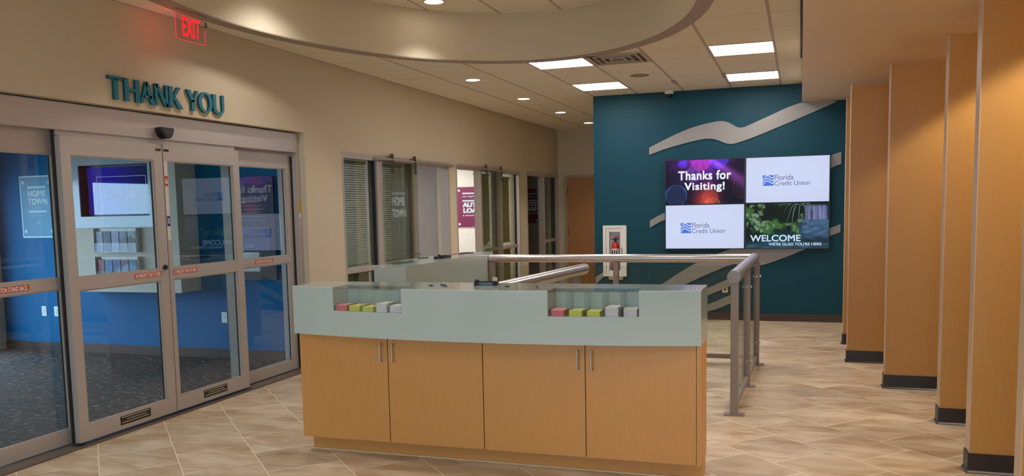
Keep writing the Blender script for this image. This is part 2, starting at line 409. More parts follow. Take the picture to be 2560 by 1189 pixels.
po0 = bpy.data.objects.new('window_portal', pl0); C.objects.link(po0); po0.location = ((FX0+FX1)/2, -3.22, (FZ0+FZ1)/2); po0.rotation_euler = (R(90), 0, 0)
struct(box('floor_street', -9, 7, -16, -3.2, -.12, -.02, mat('outdoor_paving', (150, 148, 145), .9)), 'paving outside the added window')
struct(box('ceiling_soffit', 0.0, 2.55, -3.05, TY, 2.80, CEIL-.003, M['peach']), 'lowered peach soffit over the fins')
struct(box('baseboard_back', -2.7, 2.5, TY-.012, TY, 0, .10, M['brown']), 'dark brown base along the teal wall')
struct(box('baseboard_left', WX, WX+.01, D1, OFF[0][0], 0, .10, M['brown']), 'brown base on the left wall')

# corridor door
dr = struct(box('door_1', -4.355, -3.485, END+.02, END+.065, .01, 2.10, M['dwood']), 'wooden door at the corridor end')
fr = MB(); fr.box(-4.41, -4.355, END-.015, END+.1, 0, 2.155); fr.box(-3.485, -3.43, END-.015, END+.1, 0, 2.155); fr.box(-4.355, -3.485, END-.015, END+.1, 2.10, 2.155)
fr.build('door_frame', mat('beige_frame_paint', (176, 154, 124), .5), dr)
for z in (.25, 1.05, 1.85): MB().box(-4.362, -4.345, END-.0, END+.022, z-.05, z+.05).build('hinge', M['ventd'], dr)

# ================================================================== lights in the ceilings
def area_down(name, x, y, z, sx, sy, power, col, parent=None, spread=R(165)):
    l = bpy.data.lights.new(name, 'AREA'); l.shape = 'RECTANGLE'; l.size = sx; l.size_y = sy; l.energy = power; l.color = col; l.spread = spread
    o = bpy.data.objects.new(name, l); C.objects.link(o)
    o.location = Vector((x, y, z))-(WLOC[parent.name] if parent else Vector())
    if parent: o.parent = parent
    return o
white_panel = emis('panel_diffuser', (250, 250, 250), P_TROFFER)
def troffer(x0, y0, label, z=CEIL):
    x1, y1 = x0+.592, y0+.60
    t = thing('ceiling_panel_light', label, 'ceiling light', (x0+.296, y0+.3, z), 'square ceiling panel lights')
    f = MB()
    f.box(x0-.012, x0+.008, y0-.012, y1+.012, z-.006, z+.002); f.box(x1-.008, x1+.012, y0-.012, y1+.012, z-.006, z+.002)
    f.box(x0+.008, x1-.008, y0-.012, y0+.008, z-.006, z+.002); f.box(x0+.008, x1-.008, y1-.008, y1+.012, z-.006, z+.002)
    f.build('frame', M['vent'], t)
    box('diffuser', x0+.008, x1-.008, y0+.008, y1-.008, z-.004, z-.001, white_panel, t)
    return t
troffer(-2.683, 8.45, 'square lit ceiling panel beside the air vent, left pair, nearer one')
troffer(-2.683, 10.36, 'square lit ceiling panel left of the round speaker, close to the teal wall')
troffer(-.851, 8.45, 'square lit ceiling panel of the right pair, nearer one, beside the bulkhead')
troffer(-.851, 10.36, 'square lit ceiling panel above the video wall, the right pair farther one')
for yy in (1.0, -1.0): troffer(-.851, yy, 'added fill ceiling panel over the viewer on the right, %s' % ('before the bulkhead start' if yy > 0 else 'close to the added window'))  # these two and the next panel are unseen, added as ambient fill
troffer(-2.683, 0.2, 'added fill ceiling panel behind the viewer on the left side')
can_glow = emis('can_lens', (255, 240, 214), 14)
def can_light(x, y, z, label, power=P_CAN, r=.085, cone=100, col=(1, .97, .93), group='round recessed can lights', blend=.9, aim=None):
    t = thing('recessed_can_light', label, 'ceiling light', (x, y, z), group)
    n = 28
    MB().lathe((x, y, z), [(r+.018, 0), (r+.018, -.005), (r, -.007), (r, 0)]).build('trim_ring', M['white'], t, smooth=True)
    MB().lathe((x, y, z), [(r-.002, -.0015), (r-.002, -.005)]).build('lens', can_glow, t, smooth=False)
    l = bpy.data.lights.new('can_lamp', 'SPOT'); l.energy = power; l.color = col; l.spot_size = R(cone); l.spot_blend = blend; l.shadow_soft_size = .07
    o = bpy.data.objects.new('can_lamp', l); C.objects.link(o); o.parent = t; o.location = (0, 0, -.02)
    if aim: o.rotation_euler = aim
    return t
for k, y in enumerate((9.43, 11.36, 13.27, 15.16)):
    can_light(-3.62, y, CEIL, ['first round can light along the corridor ceiling, nearest and largest', 'second round can light along the corridor ceiling',
              'third round can light along the corridor ceiling', 'farthest round can light, just left of the teal wall edge'][k], r=.082)
rec = [(-3.30, 7.62, 'round can light in the raised oval ceiling at the top edge of the view'), (-3.78, 6.10, 'can light in the raised oval close to its left side'),
       (-1.5, 6.9, 'can light in the raised oval, far right side'), (-3.72, 4.30, 'can light in the raised oval, near left'), (-1.4, 4.6, 'can light in the raised oval, near right')]
for k, (x, y, lb) in enumerate(rec): can_light(x, y, RZ, lb, r=.09, cone=128 if k == 1 else 98, blend=.9)
for x, y, lb in [(-4.0, 2.2, 'can light near the entrance wall before the oval')]: can_light(x, y, CEIL, lb)
# cans between the fins, in the low soffit
for k, (x, y) in enumerate([(1.45, 3.55), (1.50, 4.75), (1.55, 5.9), (1.60, 7.05), (1.78, 8.2), (1.98, 9.3), (2.25, 10.7)]):
    can_light(x, y, 2.80, 'can light in the low soffit %s' % ['in front of the nearest wooden fin', 'just before the second wooden fin', 'just before the third wooden fin', 'just before the fourth wooden fin', 'just before the fifth wooden fin', 'just before the last wooden fin', 'between the last wooden fin and the teal wall'][k],
              power=P_FIN, cone=112, col=(1, .92, .78), group='can lights over the wooden fins', blend=.25)
# air diffuser, speaker, camera dome, slot, sprinkler
t = thing('ceiling_vent', 'square louvred air diffuser beside the nearer left ceiling light', 'air vent', (-1.77, 8.75, CEIL))
x0, x1, y0, y1 = -2.06, -1.48, 8.46, 9.05
box('backing', x0+.03, x1-.03, y0+.03, y1-.03, CEIL-.002, CEIL+.0, M['ventd'], t)
f = MB()
for k in range(4):
    a = .07*k; w_ = .018 if k else .03
    X0, X1, Y0, Y1 = x0+a, x1-a, y0+a, y1-a; z1 = CEIL-.002-.0; z0 = CEIL-.012-.003*k
    f.box(X0, X1, Y0, Y0+w_, z0, z1); f.box(X0, X1, Y1-w_, Y1, z0, z1); f.box(X0, X0+w_, Y0+w_, Y1-w_, z0, z1); f.box(X1-w_, X1, Y0+w_, Y1-w_, z0, z1)
f.build('louvre', M['vent'], t)
tag(MB().lathe((-1.775, 9.98, CEIL), [(.11, 0), (.11, -.006), (.10, -.009), (.0, -.009)]).build('ceiling_speaker', mat('speaker_grille', (150, 132, 116), .7, bump=.4, bscale=300)),
    'round flat speaker grille in the ceiling before the teal wall', 'speaker')
t = thing('security_camera', 'small white ceiling camera with dark dome against the teal wall top', 'camera', (-1.655, 11.50, CEIL))
MB().lathe((-1.655, 11.50, CEIL), [(.06, 0), (.062, -.03), (.05, -.045)]).build('housing', M['white'], t, smooth=True)
MB().lathe((-1.655, 11.50, CEIL-.045), [(.042, 0), (.038, -.025), (.022, -.042), (.004, -.048)]).build('dome', M['black'], t, smooth=True)
tag(box('slot_diffuser', -.020, -.004, 6.6, 9.55, CEIL-.006, CEIL, M['gask']), 'long thin dark slot diffuser where tiles meet the bulkhead', 'air vent')
t = thing('sprinkler_head', 'tiny metal sprinkler head sticking out beside the exit sign', 'sprinkler', (-4.42, 5.72, CEIL))
MB().tube((-4.42, 5.72, CEIL), (-4.42, 5.72, CEIL-.03), .006).build('stem', M['ventd'], t); MB().tube((-4.42, 5.72, CEIL-.034), (-4.42, 5.72, CEIL-.03), .013).build('deflector', M['ventd'], t)
# a tile lifted at the edge: two grey tee clips
for k, (x, y) in enumerate([(-1.475, 10.72), (-.862, 10.45)]):
    tag(box('ceiling_clip', x-.025, x+.025, y-.16, y+.16, CEIL-.008, CEIL, M['rim']), ['grey clip on the ceiling grid above the security camera', 'grey clip on the ceiling grid touching the farther right panel light'][k], 'ceiling clip')

# ================================================================== teal wall: swooshes, screens, cabinet
def sw(label, top, bot):
    o = band(MB(), top, bot, TY-.016, TY-.001).build('wall_swoosh', M['swoosh']); tag(o, label, 'wall decoration', 'metal swooshes on the teal wall')
sw('top metal swoosh running up to the bulkhead over the video wall',
   [(-1.935, 2.311), (-1.72, 2.41), (-1.527, 2.493), (-1.34, 2.556), (-1.164, 2.595), (-1.03, 2.614), (-.94, 2.606), (-.86, 2.568), (-.80, 2.528), (-.75, 2.516), (-.68, 2.53), (-.45, 2.625), (-.009, 2.793), (.40, 2.794)],
   [(-1.935, 2.215), (-1.70, 2.29), (-1.423, 2.357), (-1.25, 2.388), (-1.138, 2.395), (-1.04, 2.372), (-.95, 2.33), (-.88, 2.312), (-.80, 2.322), (-.55, 2.40), (-.069, 2.585), (.18, 2.685), (.41, 2.782)])
sw('second metal swoosh, mostly hidden behind the screens, with both ends showing',
   [(-1.931, 1.334), (-1.715, 1.444), (-1.3, 1.58), (-1.0, 1.62), (-.8, 1.55), (-.4, 1.72), (.319, 2.098), (.476, 2.160)],
   [(-1.931, 1.237), (-1.715, 1.345), (-1.3, 1.42), (-1.1, 1.42), (-.9, 1.35), (-.5, 1.48), (.321, 1.94), (.476, 2.006)])
sw('third metal swoosh curving below the lower edge of the screens',
   [(-1.93, .385), (-1.752, .485), (-1.55, .62), (-1.316, .761), (-1.08, .865), (-.849, .948), (-.62, 1.0), (-.4, 1.0), (-.1, 1.06), (.15, 1.13), (.332, 1.197), (.479, 1.253)],
   [(-1.93, .255), (-1.70, .365), (-1.435, .485), (-1.25, .572), (-1.095, .642), (-.834, .745), (-.70, .712), (-.559, .717), (-.411, .75), (-.245, .812), (.063, .942), (.332, 1.095), (.479, 1.152)])
sw('fourth metal swoosh, slanting low behind the railing posts', [(-1.70, .19), (-1.174, .422), (-.96, .52), (-.80, .59)], [(-1.70, .09), (-1.174, .321), (-.96, .415), (-.80, .49)])
sw('lowest short metal swoosh just above the brown base', [(-1.45, .105), (-1.167, .203), (-.98, .285), (-.80, .37)], [(-1.40, .101), (-1.2, .102), (-1.0, .165), (-.80, .26)])
sw('short metal swoosh end at the wall corner left of the extinguisher cabinet', [(-2.69, .563), (-2.66, .582), (-2.60, .62), (-2.572, .637)], [(-2.69, .472), (-2.66, .49), (-2.60, .545), (-2.572, .575)])

SY = TY-.08
def nz(x, y, s, k=0.0): return noise.noise(Vector((x*s, y*s, k)))
def rgbl(c, k=1.0): return tuple(v*k for v in srgb(c))
def ss(a, b, x):
    t_ = max(0., min(1., (x-a)/(b-a))); return t_*t_*(3-2*t_)
def bokeh_fn(u, v):
    x, y = u*1.75, v
    c = list(rgbl((14, 10, 34)))
    ax, ay = .80, 1.15; dx, dy = x-ax, y-ay; d = math.hypot(dx, dy); an = math.atan2(dx, -dy)
    gl = math.exp(-d*d/.20); ray = .5+.5*math.sin(an*19+1.0)*math.sin(an*7)
    for i, k in enumerate((.35, .04, .85)): c[i] += k*gl*(.35+.75*ray)
    rr = math.exp(-((an-.95)/.10)**2)*ss(.2, .5, d)*math.exp(-d*1.4)
    c[0] += .55*rr; c[1] += .12*rr; c[2] += .75*rr
    g2 = math.exp(-((x-.93)/.20)**2-((y-.02)/.26)**2); c[0] += .55*g2; c[1] += .05*g2; c[2] += .03*g2
    for cx_, cy_, r_, col, fill, rim in [(.385, .93, .10, (60, 50, 230), .7, .0), (.80, 1.0, .24, (230, 60, 150), .35, .2), (1.18, 1.02, .23, (70, 60, 240), .55, .5),
                                   (.62, .66, .16, (130, 120, 190), .18, .1), (.24, .20, .235, (60, 120, 210), .10, .9), (1.00, .15, .17, (210, 80, 60), .22, .3),
                                   (.96, .42, .11, (200, 70, 90), .18, .15), (1.75, .36, .25, (120, 60, 70), .06, .3), (1.06, -.03, .16, (210, 140, 80), .10, .5)]:
        q = math.hypot(x-cx_, y-cy_); cl = srgb(col)
        f_ = fill*(1-ss(r_-.01, r_+.01, q))+rim*math.exp(-((q-r_)/.010)**2)*(.6+.4*math.sin(3*math.atan2(y-cy_, x-cx_)))
        for i in range(3): c[i] += cl[i]*f_*.9
    return c
def river_fn(u, v):
    x, y = u*1.75, v
    n1 = nz(x, y, 3.2, 1)+.5*nz(x, y, 7, 2); n2 = nz(x, y, 14, 3)
    leaf = .75*ss(.12, .62, n1+.35*n2+.45*math.exp(-((x-.25)/.38)**2-((y-.72)/.35)**2)*1.3)*(1-ss(1.15, 1.4, x))*ss(.15, .4, y)
    c = [.004, .010, .008]
    g_ = rgbl((120, 200, 90)); w_ = rgbl((190, 225, 190)); hi = ss(.25, .6, n2+.6*math.exp(-((x-.25)/.2)**2-((y-.6)/.25)**2))
    for i in range(3): c[i] += leaf*(g_[i]*.30*(1-hi)+w_[i]*.5*hi)
    # waterfall on the right, pool below it
    fall = .75*ss(1.22, 1.34, x)*(1-ss(1.66, 1.75, x))*ss(.60, .66, y)*(1-ss(.90, .98, y)); st = .35+1.1*nz(x*6, y*.5, 4, 8)
    pool = .45*ss(1.08, 1.28, x)*(1-ss(.60, .66, y))*ss(.12, .35, y); rp = .5+.9*nz(x, y*2.5, 6, 9)
    low = (1-ss(.02, .22, y))*(.35+.8*max(0, nz(x*.6, y*3, 6, 4)))
    a = rgbl((150, 160, 225)); b = rgbl((110, 160, 220)); d = rgbl((70, 120, 150))
    for i in range(3): c[i] += fall*a[i]*(.45+.6*st)+pool*b[i]*max(0, .35+.6*rp)+low*d[i]*.7
    teal_ = math.exp(-((x-.75)/.35)**2-((y-.2)/.15)**2); c[1] += .05*teal_; c[2] += .06*teal_
    return [max(0, q) for q in c]
def plain_fn(col):
    c = rgbl(col)
    return lambda u, v: tuple(k*(1-.10*((u-.4)**2+(v-.6)**2)) for k in c)
scr = mattr('screen_picture', strength=1.0, rough=.5); scr.node_tree.nodes['Principled BSDF'].inputs['Specular IOR Level'].default_value = .08
inkW = emis('screen_white', (240, 244, 255), 1.0)
X_, Z_ = (1, 0, 0), (0, 0, 1)
def logo(parent, x0, z0, y):
    """blue square cut by three wavy bands, with two lines of grey lettering; x0,z0 lower left"""
    s_ = .134; blue = emis('screen_logo_blue', (66, 118, 226), 1.0); mk = MB()
    wave = lambda t_: .022*math.sin((t_-.12)*2*math.pi*.95)+.030*t_
    cuts = [.20, .45, .70]; n = 16
    lo = lambda t_: -1
    edges = [(lambda t_: 0.0)]+[e for c_ in cuts for e in ((lambda t_, c_=c_: (c_-.055)*s_+wave(t_)), (lambda t_, c_=c_: (c_+.055)*s_+wave(t_)))]+[lambda t_: s_]
    for k in range(0, len(edges), 2):
        A = [(x0+s_*i/n, z0+min(s_, max(0, edges[k](i/n)))) for i in range(n+1)]; B = [(x0+s_*i/n, z0+min(s_, max(0, edges[k+1](i/n)))) for i in range(n+1)]
        for i in range(n): mk.prism([A[i], A[i+1], B[i+1], B[i]], y-.0012, y-.0004, 'y')
    mk.build('logo_mark', blue, parent)
    grey = emis('screen_logo_grey', (92, 108, 150), 1.0); tx = MB()
    text_on(tx, 'Florida', (x0+.147, y-.0002, z0+.070), X_, Z_, .228, .066, bold=-.008); text_on(tx, 'Credit Union', (x0+.145, y-.0002, z0+.000), X_, Z_, .425, .058, bold=-.008)
    text_on(tx, '\u00ae', (x0+.574, y-.0002, z0+.045), X_, Z_, .012, .012)
    tx.build('logo_lettering', grey, parent)
def monitor(label, x0, x1, z0, z1, kind):
    t = thing('wall_monitor', label, 'screen', ((x0+x1)/2, SY+.04, z0), 'video wall screens')
    mb = MB(); mb.box(x0-.005, x1+.005, SY+.002, SY+.055, z0-.005, z1+.005); b = .0095
    mb.box(x0-.005, x0+b-.004, SY-.003, SY+.002, z0-.005, z1+.005); mb.box(x1-b+.004, x1+.005, SY-.003, SY+.002, z0-.005, z1+.005)
    mb.box(x0+b-.004, x1-b+.004, SY-.003, SY+.002, z0-.005, z0+b-.004); mb.box(x0+b-.004, x1-b+.004, SY-.003, SY+.002, z1-b+.004, z1+.005)
    mb.build('bezel', M['black'], t)
    box('wall_bracket', (x0+x1)/2-.2, (x0+x1)/2+.2, SY+.055, TY-.017, (z0+z1)/2-.15, (z0+z1)/2+.15, M['black'], t)
    a, c = x0+.006, z0+.006; w, h = x1-x0-.012, z1-z0-.012
    fn = {'thanks': bokeh_fn, 'river': river_fn}.get(kind, plain_fn((214, 224, 255)))
    n = (200, 114) if kind in ('thanks', 'river') else (16, 9)
    picture('display', (a, SY+.001, c), X_, Z_, w, h, fn, n[0], n[1], scr, t, depth=.0008)
    yy = SY+.0002
    if kind == 'thanks':
        tx = MB(); text_on(tx, 'Thanks for', (a+.165, yy, c+.312), X_, Z_, .68, .122, bold=.026, space=1.08); text_on(tx, 'Visiting!', (a+.245, yy, c+.150), X_, Z_, .52, .132, bold=.026, space=1.08)
        tx.build('screen_lettering', inkW, t)
    elif kind == 'logo': logo(t, a+.197 if x0 < -1 else a+.206, c+(.203 if x0 < -1 else .212), yy)
    else:
        tx = MB(); text_on(tx, 'WELCOME', (a+.055, yy, c+.085), X_, Z_, .62, .085, bold=.018); text_on(tx, "WE'RE GLAD YOU'RE HERE", (a+.285, yy, c+.032), X_, Z_, .64, .038, bold=.015)
        tx.build('screen_lettering', emis('screen_pale_blue', (205, 228, 255), 1.0), t)
        lf = MB(); px_, pz_ = a+.665, c+.545
        for dx, dz, bl, wd0 in ((-.17, -.30, .05, .006), (-.11, -.36, .05, .007), (-.02, -.34, .0, .007), (.10, -.33, -.05, .008), (.19, -.20, -.06, .007), (.12, -.10, -.05, .005), (-.20, -.10, .05, .004), (-.10, -.17, .03, .004), (.30, -.30, .0, .0035)):
            pr = None
            for i in range(9):
                t_ = i/8; q = Vector((px_+dx*(t_**.75), yy-.0004, pz_+dz*t_*t_+abs(bl)*math.sin(t_*math.pi)))
                if pr:
                    wd = wd0*math.sin(max(.15, t_)*math.pi*.93)*.6+.0008; d_ = (q-pr).normalized(); nn = Vector((-d_.z, 0, d_.x))*wd
                    lf.add([pr-nn, q-nn*.9, q+nn*.9, pr+nn], [(0, 1, 2, 3)])
                pr = q
        lf.build('leaf_picture', emis('screen_leaf', (112, 140, 132), .7), t)
    return t
monitor('upper left wall screen reading Thanks for Visiting over purple light discs', -1.712, -.690, 1.541, 2.126, 'thanks')
monitor('upper right wall screen, white with the blue wave logo', -.677, .343, 1.541, 2.126, 'logo')
monitor('lower left wall screen, white with the blue wave logo', -1.712, -.690, .953, 1.537, 'logo')
monitor('lower right wall screen reading WELCOME over a river picture', -.677, .343, .953, 1.537, 'river')

# extinguisher cabinet and what it holds
t = thing('extinguisher_cabinet', 'white wall cabinet with a narrow window on the teal wall', 'cabinet', (-2.405, TY, .585))
x0, x1, z0, z1, yf = -2.56, -2.25, .585, 1.27, TY-.075
gx0, gx1, gz0, gz1 = -2.478, -2.327, .66, 1.188
b = MB(); b.box(x0, x0+.02, yf+.012, TY, z0, z1); b.box(x1-.02, x1, yf+.012, TY, z0, z1); b.box(x0+.02, x1-.02, yf+.012, TY, z0, z0+.02); b.box(x0+.02, x1-.02, yf+.012, TY, z1-.02, z1)
b.box(x0+.02, x1-.02, TY-.006, TY, z0+.02, z1-.02); b.build('cabinet_box', M['white'], t)
d = MB(); d.box(x0-.006, gx0, yf-.008, yf+.012, z0-.006, z1+.006); d.box(gx1, x1+.006, yf-.008, yf+.012, z0-.006, z1+.006)
d.box(gx0, gx1, yf-.008, yf+.012, z0-.006, gz0); d.box(gx0, gx1, yf-.008, yf+.012, gz1, z1+.006)
dd = d.build('cabinet_door', M['white'], t, bevel=.003)
ln = MB(); ln.box(x0+.035, x0+.039, yf-.0095, yf-.008, z0+.03, z1-.03); ln.box(x0+.035, x1-.035, yf-.0095, yf-.008, z1-.034, z1-.03); ln.build('door_groove', M['ventd'], dd)
box('window_pane', gx0, gx1, yf-.001, yf+.002, gz0, gz1, M['acr'], dd)
MB().box(x1-.055, x1-.047, yf-.03, yf-.022, .87, .97).box(x1-.055, x1-.047, yf-.024, yf-.008, .87, .878).box(x1-.055, x1-.047, yf-.024, yf-.008, .962, .97).build('handle', M['ventd'], dd)
ex = thing('fire_extinguisher', 'red fire extinguisher inside the white wall cabinet', 'fire extinguisher', (-2.402, TY-.035, .605))
EXC = (-2.402, TY-.036, .605)
MB().lathe(EXC, [(.02, 0), (.05, .004), (.053, .02), (.053, .37), (.047, .41), (.03, .435), (.014, .445)]).build('cylinder', M['red'], ex, smooth=True)
lb = MB().lathe(EXC, [(.0536, .24), (.0536, .355)]).build('label_sleeve', M['paper'], ex, smooth=True)
lt = MB(); 
for k in range(3): lt.box(-2.44+.028*k, -2.424+.028*k, TY-.0915, TY-.090, .87, .94)
lt.build('label_print', M['ventd'], lb)
lt2 = MB()
for k in range(3): lt2.box(-2.44+.028*k, -2.424+.028*k, TY-.0915, TY-.090, .845, .862)
lt2.build('label_symbols', M['yellow'], lb)
MB().tube((-2.402, TY-.036, 1.05), (-2.402, TY-.036, 1.085), .014).box(-2.45, -2.365, TY-.045, TY-.027, 1.085, 1.098).build('valve', M['black'], ex)
MB().box(-2.40, -2.345, TY-.043, TY-.029, 1.112, 1.122).box(-2.408, -2.396, TY-.043, TY-.029, 1.098, 1.122).build('lever', M['red'], ex)
o = MB().box(-2.502, -2.304, TY-.03, TY-.001, .530, .578).build('alarm_sounder', mat('ivory_plastic', (226, 206, 168), .5)); tag(o, 'ivory alarm box just under the extinguisher cabinet', 'alarm')
def outlet(x, z, label, kind, y=TY, m_=None, axis='y', s=1):
    t = thing('wall_plate', label, 'wall plate', (x, y, z))
    m_ = m_ or mat('ivory_plastic', (226, 206, 168), .5)
    box('plate', x-.036, x+.036, y-.007, y, z-.058, z+.058, m_, t, bevel=.002)
    if kind == 'duplex':
        for dz in (-.02, .02): MB().box(x-.014, x+.014, y-.009, y-.007, z+dz-.013, z+dz+.013).build('socket', M['ventd'], t)
    else: MB().box(x-.010, x+.010, y-.010, y-.007, z-.02, z+.02).build('rocker', m_, t)
    return t
outlet(-.937, .425, 'ivory outlet plate on the teal wall left of the railing corner', 'duplex')
outlet(-.532, .428, 'white blank plate on the teal wall right of the railing corner', 'switch', m_=M['white'])

# ================================================================== wooden fins on the right
fins = [(.93, 4.17, 2.4), (.922, 5.305, 2.4), (.925, 6.43, 2.4), (.675, 7.57, 2.4), (.442, 8.74, 2.4), (.452, 9.83, 2.4)]
flab = ['nearest wooden fin panel, only its edge strip showing at the frame side', 'second wooden fin panel, tall and widest in front of the others', 'third wooden fin panel, narrow strip set back at the right',
        'fourth wooden fin panel, wide and stepped toward the room', 'fifth wooden fin panel, stepped farther left before the teal wall', 'last wooden fin panel, a thin sliver against the teal wall']
for (x, y, xr), lb in zip(fins, flab):
    t = thing('wooden_fin', lb, 'wall panel', ((x+xr)/2, y, 0), 'wooden fin panels along the right side')
    box('panel', x, xr, y, y+.115, .0, 2.63, M['fin'], t)
    box('edge_band', x-.004, x-.0005, y-.002, y+.117, .115, 2.63, M['finedge'], t)
    k = MB(); k.box(x-.010, xr, y-.010, y-.0005, 0, .112); k.box(x-.010, x-.0042, y-.0005, y+.125, 0, .112)
    k.prism([(y-.010, 0), (y-.010, .014), (y-.020, .004), (y-.020, 0)], x-.014, xr, 'x'); k.prism([(x-.010, 0), (x-.010, .014), (x-.020, .004), (x-.020, 0)], y-.018, y+.125, 'y')
    k.build('rubber_base', M['kick'], t)

# ================================================================== counters
ZT, ZB, ZC = 1.085, .783, .942
def counter(T, L, bulge, depth, names, detail=True, bright=''):
    """local frame: front faces -y, x from 0 to L, front corners at y=0, back at y=depth; T places it"""
    loc = T @ Vector((L/2, depth/2, 0))
    cab = thing('counter_cabinet', names[0], 'cabinet', loc)
    n = 28; yf = lambda x: -bulge*(1-((x-L/2)/(L/2))**2)
    cx0, cx1 = .004, L-.004; cy0, cy1 = .045, depth-.01
    MB(T).box(cx0, cx1, cy0+.02, cy1, .1, ZB-.001).build('body', M['maple'], cab)
    MB(T).box(cx0+.012, cx1-.005, cy0+.10, cy1-.005, 0, .1).build('plinth', M['maple'], cab)
    MB(T).prism([(cx0-.0, cy0+.085), (cx1, cy0+.085), (cx1, cy0+.0995), (cx0, cy0+.0995)], 0, .008).build('caulk_line', M['caulk'], cab)
    MB(T).box(cx1-.024, cx1, cy0, cy0+.0195, .1, ZB-.002).build('side_stile', M['maple'], cab)
    w = (L-.032)/4
    for k in range(4):
        a = cx0+w*k+.003; c = a+w-.006
        d_ = MB(T).box(a, c, cy0, cy0+.019, .105, ZB-.004).build('door', M['maple'], cab)
        hx = (c-.038) if k in (0, 2) else (a+.038)
        hb = MB(T); hb.tube((hx, cy0-.028, .618), (hx, cy0-.028, .732), .005, 10); hb.tube((hx, cy0-.028, .623), (hx, cy0, .623), .005, 8); hb.tube((hx, cy0-.028, .727), (hx, cy0, .727), .005, 8)
        hb.build('handle', M['steel'], d_, smooth=True)
    top = thing('countertop', names[1], 'countertop', T @ Vector((L/2, depth/2, ZB)))
    nd = .175
    cuts = [(.325, .815), (1.715, 2.215)] if L > 2.4 else [(.29, .72), (1.5, 1.95)]
    def front(a, b_, off=0): 
        k = max(2, int((b_-a)/.06)); return [(a+(b_-a)*i/k, yf(a+(b_-a)*i/k)+off) for i in range(k+1)]
    s_ = MB(T)
    s_.prism(front(0, L)+[(L, depth), (0, depth)], ZB, ZC)
    xs = [0]+[q for c_ in cuts for q in c_]+[L]
    for i in range(0, len(xs), 2): s_.prism(front(xs[i], xs[i+1])+[(xs[i+1], depth), (xs[i], depth)], ZC, ZT)
    for a, b_ in cuts: s_.prism([(a, yf(a)+nd), (b_, yf(b_)+nd), (b_, depth), (a, depth)], ZC, ZT)
    s_.build('slab', M['slab'], top)
    for i in range(0, len(xs), 2):
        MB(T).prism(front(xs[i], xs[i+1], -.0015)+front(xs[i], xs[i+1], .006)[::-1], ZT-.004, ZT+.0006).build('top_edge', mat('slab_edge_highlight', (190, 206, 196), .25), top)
    cells = []
    for a, b_ in cuts:
        MB(T).prism(front(a, b_, .001)+[(b_-.001, yf(b_)+nd), (a+.001, yf(a)+nd)], ZT-.008, ZT-.0005).build('glass_lid', M['ctop'], top)
        MB(T).prism(front(a, b_, .001)+front(a, b_, .006)[::-1], ZC+.001, ZT-.0085).build('glass_front', M['ctop'], top)
        w5 = (b_-a)/5
        for k in range(1, 5):
            x = a+w5*k; MB(T).box(x-.002, x+.002, yf(x)+.008, yf(x)+nd-.001, ZC+.001, ZT-.009).build('divider', M['ctop'], top)
        for k in range(5): cells.append((a+w5*k, w5))
    return cab, top, yf, cuts, cells
TA = Matrix.Translation((-3.041, 4.648, 0))
cabA, topA, yfA, cutsA, cellsA = counter(TA, 2.54, .135, .335,
    ('maple counter cabinet with four doors in the foreground', 'pale green countertop slab with curved front, foreground counter'))
angB = math.atan2(-.06, 2.26)
B0 = Vector((-3.04, 6.29, 0))       # near back corner
LB, DB = 2.262, .285
TB = Matrix.Translation(B0) @ Matrix.Rotation(-angB, 4, 'Z') @ Matrix.Rotation(R(-90), 4, 'Z') @ Matrix.Translation((-LB, -DB, 0))
counter(TB, LB, .13, DB, ('second maple counter cabinet, hidden behind the foreground counter', 'pale green countertop slab of the rear counter, set end on'))
# paper stacks under the glass of the front counter
hts = [.032, .030, .026, .050, .038]
for ci, (a, w5) in enumerate(cellsA):
    k = ci % 5; nm = ['pink', 'yellow', 'yellow', 'white', 'white'][k]; side = 'left' if ci < 5 else 'right'
    lbls = ['stack of pink slips', 'taller stack of yellow slips beside the pink', 'second stack of yellow slips, next to the white', 'stack of white slips beside the yellow', 'last stack of white slips at the right end']
    xm = a+w5/2; y = yfA(xm)+.016; rz = [.05, -.06, .03, -.10, .12][k]
    t = thing('paper_stack', '%s, %s slot of the front counter' % (lbls[k], side), 'paper stack', TA @ Vector((xm, y+.06, ZC+.0)), 'paper slips in the counter slots')
    q = MB(TA @ Matrix.Translation((xm, y, ZC+.0005)) @ Matrix.Rotation(rz*.4, 4, 'Z')); nlay = 5; h = hts[k]
    for i in range(nlay):
        j = .0012*math.sin(i*2.3+ci); q.box(-.036+j, .036+j, 0+abs(j), .12, h*i/nlay, h*(i+1)/nlay-.0004)
    q.build('pad', {'pink': M['pink'], 'yellow': M['yellow'], 'white': M['paper']}[nm], t)
    MB(TA @ Matrix.Translation((xm, y, ZC+.0005+h)) @ Matrix.Rotation(rz, 4, 'Z')).box(-.037, .037, 0, .12, 0, .0012).build('top_sheet', mat(nm+'_top_sheet', {'pink': (242, 170, 172), 'yellow': (226, 222, 130), 'white': (232, 228, 226)}[nm], .8), t)
# things on the counters
def tray(cx_, cy_, w, d_, rot, label):
    t = thing('pen_tray', label, 'tray', (cx_, cy_, ZT))
    Tm = Matrix.Translation((cx_, cy_, ZT+.001)) @ Matrix.Rotation(rot, 4, 'Z')
    pts = [(w/2*math.copysign(abs(math.cos(a))**.6, math.cos(a)), d_/2*math.copysign(abs(math.sin(a))**.6, math.sin(a))) for a in [2*math.pi*i/32 for i in range(32)]]
    pin = [(x*.88, y*.80) for x, y in pts]
    MB(Tm).prism(pts, 0, .010).build('base', M['black'], t)
    rm = MB(Tm)
    for i in range(32):
        j = (i+1) % 32; rm.prism([pts[i], pts[j], pin[j], pin[i]], .010, .020)
    rm.build('rim', M['black'], t)
    MB(Tm).lathe((-w/2+.018, 0, .018), [(.013, 0), (.015, .010), (.008, .018)]).build('pen_socket', M['black'], t, smooth=True)
    return t
tray(-1.80, 4.83, .150, .085, .12, 'black oval pen tray on the front counter')
